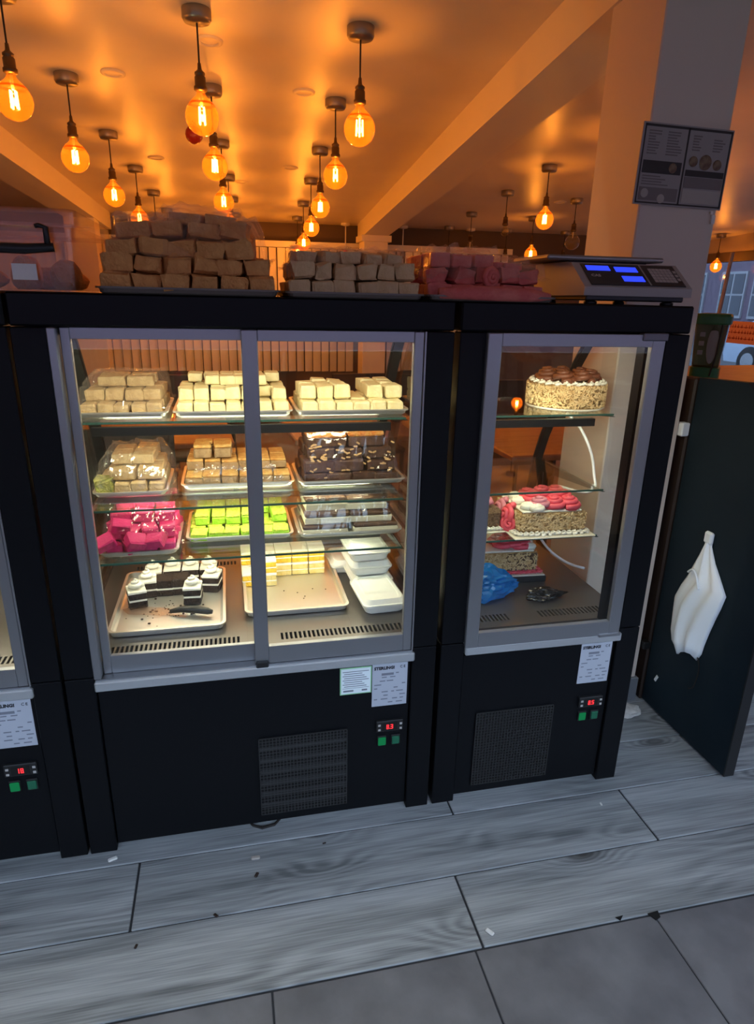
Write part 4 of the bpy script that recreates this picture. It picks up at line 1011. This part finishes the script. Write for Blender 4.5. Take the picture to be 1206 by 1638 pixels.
pp('lower_page', 'paper_mid', -.132, -.008, -.092, -.058); pp('lower_page', 'paper_light', .008, .135, -.092, -.056)
r = random.Random(2); tx = MB()
for x0_, x1_, za, zb in ((-.125, -.085, .085, .022), (-.065, -.015, .085, .022), (.018, .055, .082, .040), (.085, .125, .076, .046), (-.128, -.015, -.028, -.052)):
    zz = za
    while zz > zb: tx.box(x0_, x0_+(x1_-x0_)*r.uniform(.5, 1), -.0012, -.0003, zz-.003, zz); zz -= .007
stuff(tx.build('menu_lines', 'paper_mid', t))
for x, z, rr in ((.028, .016, .014), (.068, .016, .020), (.108, .012, .014), (-.035, -.006, .013)):
    MB().lathe([(0, -.0025), (rr*.8, -.0025), (rr, -.0008), (rr, 0)], 20).build('dish_picture', 'paper_food', t, loc=(x, -.001, z), rot=(PI/2, 0, 0)).rotation_euler = (-PI/2, 0, 0)
for x, z in ((-.115, -.074), (-.06, -.086)): MB().lathe([(0, .0018), (.012, .0018), (.012, 0)], 16).build('price_disc', 'paper_light', t, loc=(x, -.0015, z), rot=(PI/2, 0, 0))
MB().box(-.004, .004, -.001, .004, -.004, .004).build('tape_corner', 'foam_white', t, loc=(.120, 0, -.112))
MB().box(-.006, .006, -.002, .004, -.012, .012).build('tape_corner', 'foam_white', t, loc=(.128, 0, -.13))

# ================================================================== SWING DOOR, BAG, TUB, COUNTER
t = thing('swing_panel', 'dark navy waist-high swing panel standing open beside the column', 'swing door', (1.905, 0, 0))
MB().prism([(-.075, .012), (-.075, 1.08), (.16, 1.222), (.365, 1.212), (.365, .012)], 0, .034, 'x').build('panel', 'navy_panel', t)
MB().prism([(-.079, .012), (-.079, 1.08), (-.074, 1.08), (-.074, .012)], -.001, .035, 'x').build('edge_strip', 'black_plastic', t)
MB().box(-.030, .0, .366, .40, 1.02, 1.065, .004).build('hinge', 'white_plastic', t); MB().box(-.030, .0, .366, .40, .22, .25, .004).build('hinge', 'black_plastic', t)
MB().box(-.006, .032, .372, .44, 0, 1.21, .006).build('gap_fill', 'dark_chair', t)  # dark box added to fill the dark gap beside the column
tag(MB().box(-.004, 0, -.006, .006, -.014, .014, .002).build('sticker', 'white_plastic', None, loc=(1.9045, .305, .135), rot=(.4, 0, 0)), 'small white tag stuck low on the navy swing panel', 'tag')
# bag on hook
t = thing('carrier_bag', 'white plastic carrier bag hanging from a hook on the navy panel', 'plastic bag', (1.905, 0, 0))
MB().box(-.016, 0, .160, .196, .712, .752, .006).build('hook', 'white_plastic', t)
lev = [(.735, .166, .190), (.705, .163, .194), (.66, .135, .212), (.62, .100, .228), (.577, .064, .244), (.53, .074, .268), (.48, .088, .287), (.43, .100, .283), (.38, .110, .276), (.345, .114, .262), (.315, .128, .215)]
r = random.Random(12); n = 16; P = []
for zz, ya, yb in lev:
    row = []
    for k in range(2*n):
        s = k/n
        if s <= 1: y = ya+(yb-ya)*s; d = -.003-.030*math.sin(PI*s)**.7*min(1, (0.74-zz)*5)-.010*math.sin(s*17+zz*9)*math.sin(PI*s)
        else: y = yb-(yb-ya)*(s-1); d = -.0015
        row.append((d, y, zz+.02*math.sin(s*5)*(zz < .4)))
    P.append(row)
mb = MB(); loops(mb, P); mb.build('bag', 'bag_white', t, True)
hp = [(-.030, .215, .60), (-.034, .190, .618), (-.036, .165, .60), (-.035, .150, .565)]
MB().tube(smooth_path(hp), .004, 6).build('handle_fold', 'white_plastic', t, True)
tag(MB().tube(smooth_path([(1.900, .13, .335), (1.899, .11, .29), (1.899, .118, .22), (1.900, .14, .20)]), .002, 5).build('wire', 'cord_black'), 'thin black wire trailing below the carrier bag on the navy panel', 'wire')
# counter behind the panel
t = thing('side_counter', 'brown wooden side counter just behind the navy swing panel', 'counter', (2.15, .62, 0), .10)
MB().box(-.10, .85, -.25, .55, 1.13, 1.165, .004).build('worktop', 'counter_wood', t); MB().box(-.06, .80, -.2, .5, 0, 1.13).build('carcass', 'dark_chair', t)
MB().box(-.02, .75, -.245, -.225, 1.165, 1.18, .003).build('edge_lath', 'counter_wood', t)
# green-lidded tub
t = thing('lidded_tub', 'green-lidded plastic tub with a pale oval print behind the navy panel', 'tub', (2.095, .585, 1.166), -.75); t.scale = (.68, .68, 1.02)
def lpx(w_, d_, z, r_=.03): return [(p[0], p[1], z) for p in rrect(-w_, w_, -d_, d_, r_)]
mb = MB(); loops(mb, [lpx(.062, .062, 0), lpx(.070, .070, .01), lpx(.070, .070, .055), lpx(.066, .066, .058)]); mb.build('base_cup', 'tub_green', t)
mb = MB(); loops(mb, [lpx(.064, .064, .058), lpx(.078, .078, .205)]); mb.build('body', 'tub_body', t)
mb = MB(); loops(mb, [lpx(.084, .084, .200), lpx(.086, .086, .204), lpx(.086, .086, .226), (lpx(.080, .080, .234)), lpx(.05, .05, .236)]); mb.build('lid', 'tub_green', t)
MB().lathe([(0, .002), (.03, .001), (.032, 0)], 20).build('oval_print', 'tub_print', t, loc=(.02, -.0745, .135), rot=(PI/2, 0, 0)).scale = (.8, 2.0, 1)
for k in range(3): MB().box(-.045, -.02, -.0755, -.073, .10+k*.03, .115+k*.03, .002).build('print_mark', 'tub_print', t)
MB().tube([(.05, -.08, .2), (.045, -.082, .10), (.03, -.075, .03)], .004, 6).build('strap', 'cord_black', t)
# pink post by the window
tag(MB().tube([(2.46, 1.03, 1.166), (2.50, 1.05, 1.64)], .008, 8).build('rod_stand', 'wall_paint'), 'thin pinkish upright rod rising behind the green-lidded tub', 'rod')
# orange card on the window
t = thing('window_card', 'orange card with red handwriting stuck on the street window', 'card', (6.08, 5.08, 1.14))
MB().box(0, .004, -.26, .26, -.12, .12).build('card', 'orange_card', t)
r = random.Random(8); mb = MB()
for k, zz in enumerate((.065, .005, -.06)):
    y = -.21
    while y < .20:
        l = r.uniform(.02, .06); mb.box(-.0015, .0005, y, y+l, zz-.012, zz-.004+r.uniform(0, .006)); mb.box(-.0015, .0005, y+l*.4, y+l*.4+.008, zz-.018, zz+.018); y += l+.012
mb.build('handwriting', 'red_ink', t)
# floor bits
for k, (x, y, s, m, l) in enumerate(((.432, -.10, .012, 'paper_light', 'small pale paper scrap on the planks in front of the double-door cabinet'), (.432, -.155, .008, 'dark_chair', 'small dark crumb on the middle plank row'), (.97, -.43, .011, 'foam_white', 'pale crumb on the plank edge beside the stone tiles'), (.62, -.085, .005, 'dark_chair', 'tiny dark speck on the plank before the grille'),
                                     (.15, -.30, .006, 'dark_chair', 'tiny dark speck on the nearest plank row at left'), (.33, -.255, .007, 'dark_chair', 'dark chip on the plank joint at left'), (.06, -.03, .012, 'foam_white', 'pale scrap by the cabinet foot at left'), (1.46, -.10, .006, 'foam_white', 'white speck on the plank near the right cabinet foot'))):
    o = MB().box(-s, s, -s*.5, s*.5, 0, s*.5, s*.2).build('floor_scrap', m, None, loc=(x, y, .0005), rot=(0, 0, k*1.1)); tag(o, l, 'debris', 'scraps on the floor')
for (x, y, sx, sy, sz, l) in ((1.80, .30, .055, .035, .018, 'broken lump of white mortar at the foot of the column'), (1.775, .345, .03, .02, .04, 'small white mortar chip against the column base')):
    o = crumple('mortar_lump', 'mortar', (x, y, .0), (sx, sy, sz), 4.4+x, l, 'rubble', amt=.3)
# chipped tile corner
tag(MB().prism([(0, 0), (.030, .003), (.026, -.014), (.010, -.020)], 0, .002, 'z').build('tile_chip', 'slot_dark', None, loc=(1.375, -.462, .0008)), 'dark chipped patch at the stone tile corner', 'chip')
tag(MB().prism([(0, 0), (.022, .002), (.008, -.010)], 0, .0015, 'z').build('tile_chip', 'slot_dark', None, loc=(1.29, -.455, .0008)), 'small dark chip on the tile edge left of the corner patch', 'chip')

# ================================================================== STREET
st = struct(MB().box(6.25, 60, -40, 60, -.2, -.12).build('ground', 'asphalt'), 'grey street outside the window')
st2 = struct(MB().box(-30, 6.25, -40, -2.2, -.2, -.06).build('ground', 'asphalt'), 'pavement outside the opening added behind the viewer')
hb = struct(MB().box(-20, 20, -15, -14, -.1, 5.2).build('wall_sky_block', 'brick_dusk'), 'unseen brick block added behind the viewer to cut low sky light')  # added out of view to keep low sky light off the column
t = thing('parked_car', 'pale blue car parked across the street outside the window', 'car', (13.0, 10.4, -.12), 1.62)
body = [(-2.05, .28), (-2.1, .55), (-2.02, .80), (-1.25, .92), (-.75, 1.38), (.9, 1.46), (1.75, 1.02), (2.05, .95), (2.12, .5), (2.05, .28)]
MB().prism(body, -.85, .85, 'y').build('body', 'car_paint', t)
for s in (-1, 1):
    MB().prism([(-1.1, .95), (-.68, 1.33), (.0, 1.38), (.0, .95)], s*.856-.004, s*.856+.004, 'y').build('side_window', 'car_glass', t); MB().prism([(.06, .95), (.06, 1.38), (.86, 1.40), (1.45, 1.0)], s*.856-.004, s*.856+.004, 'y').build('side_window', 'car_glass', t)
    for x in (-1.32, 1.30):
        w_ = MB().lathe([(0, -.1), (.30, -.1), (.33, -.06), (.33, .06), (.30, .1), (0, .1)], 22).build('wheel', 'tyre', t, True, (x, s*.80, .33), (PI/2, 0, 0))
        MB().lathe([(0, -.105), (.19, -.105), (.19, .105), (0, .105)], 16).build('hub_cap', 'aluminium', w_)
    for x in (-.05, .75): MB().box(x-.22, x-.08, s*.858-.006, s*.858+.006, .84, .87).build('door_handle', 'black_plastic', t)
    MB().box(-.9, 1.0, s*.857-.006, s*.857+.006, .55, .60).build('door_strip', 'car_glass', t)
t = thing('terraced_house', 'dusky brick terrace with white-framed windows across the street', 'building', (22, 14, -.12), .0)
MB().box(0, 6, -22, 32, 0, 7.5).build('brick_wall', 'brick_dusk', t); MB().prism([(-22.2, 7.4), (32.2, 7.4), (32.2, 7.7), (-22.2, 7.7)], -.3, 6.3, 'x').build('roof', 'roof_dark', t)
for y in (-3, 0, 3, 6, 8.6, 10.5, 13, 16):
    for z in (1.0, 4.2):
        wn = MB().box(-.08, .02, y-.75, y+.75, z, z+1.9).build('window_frame', 'window_white', t)
        for k in (-1, 1): MB().box(-.1, -.07, y+k*.36-.30, y+k*.36+.30, z+.12, z+.92).build('pane', 'car_glass', wn); MB().box(-.1, -.07, y+k*.36-.30, y+k*.36+.30, z+1.0, z+1.8).build('pane', 'car_glass', wn)
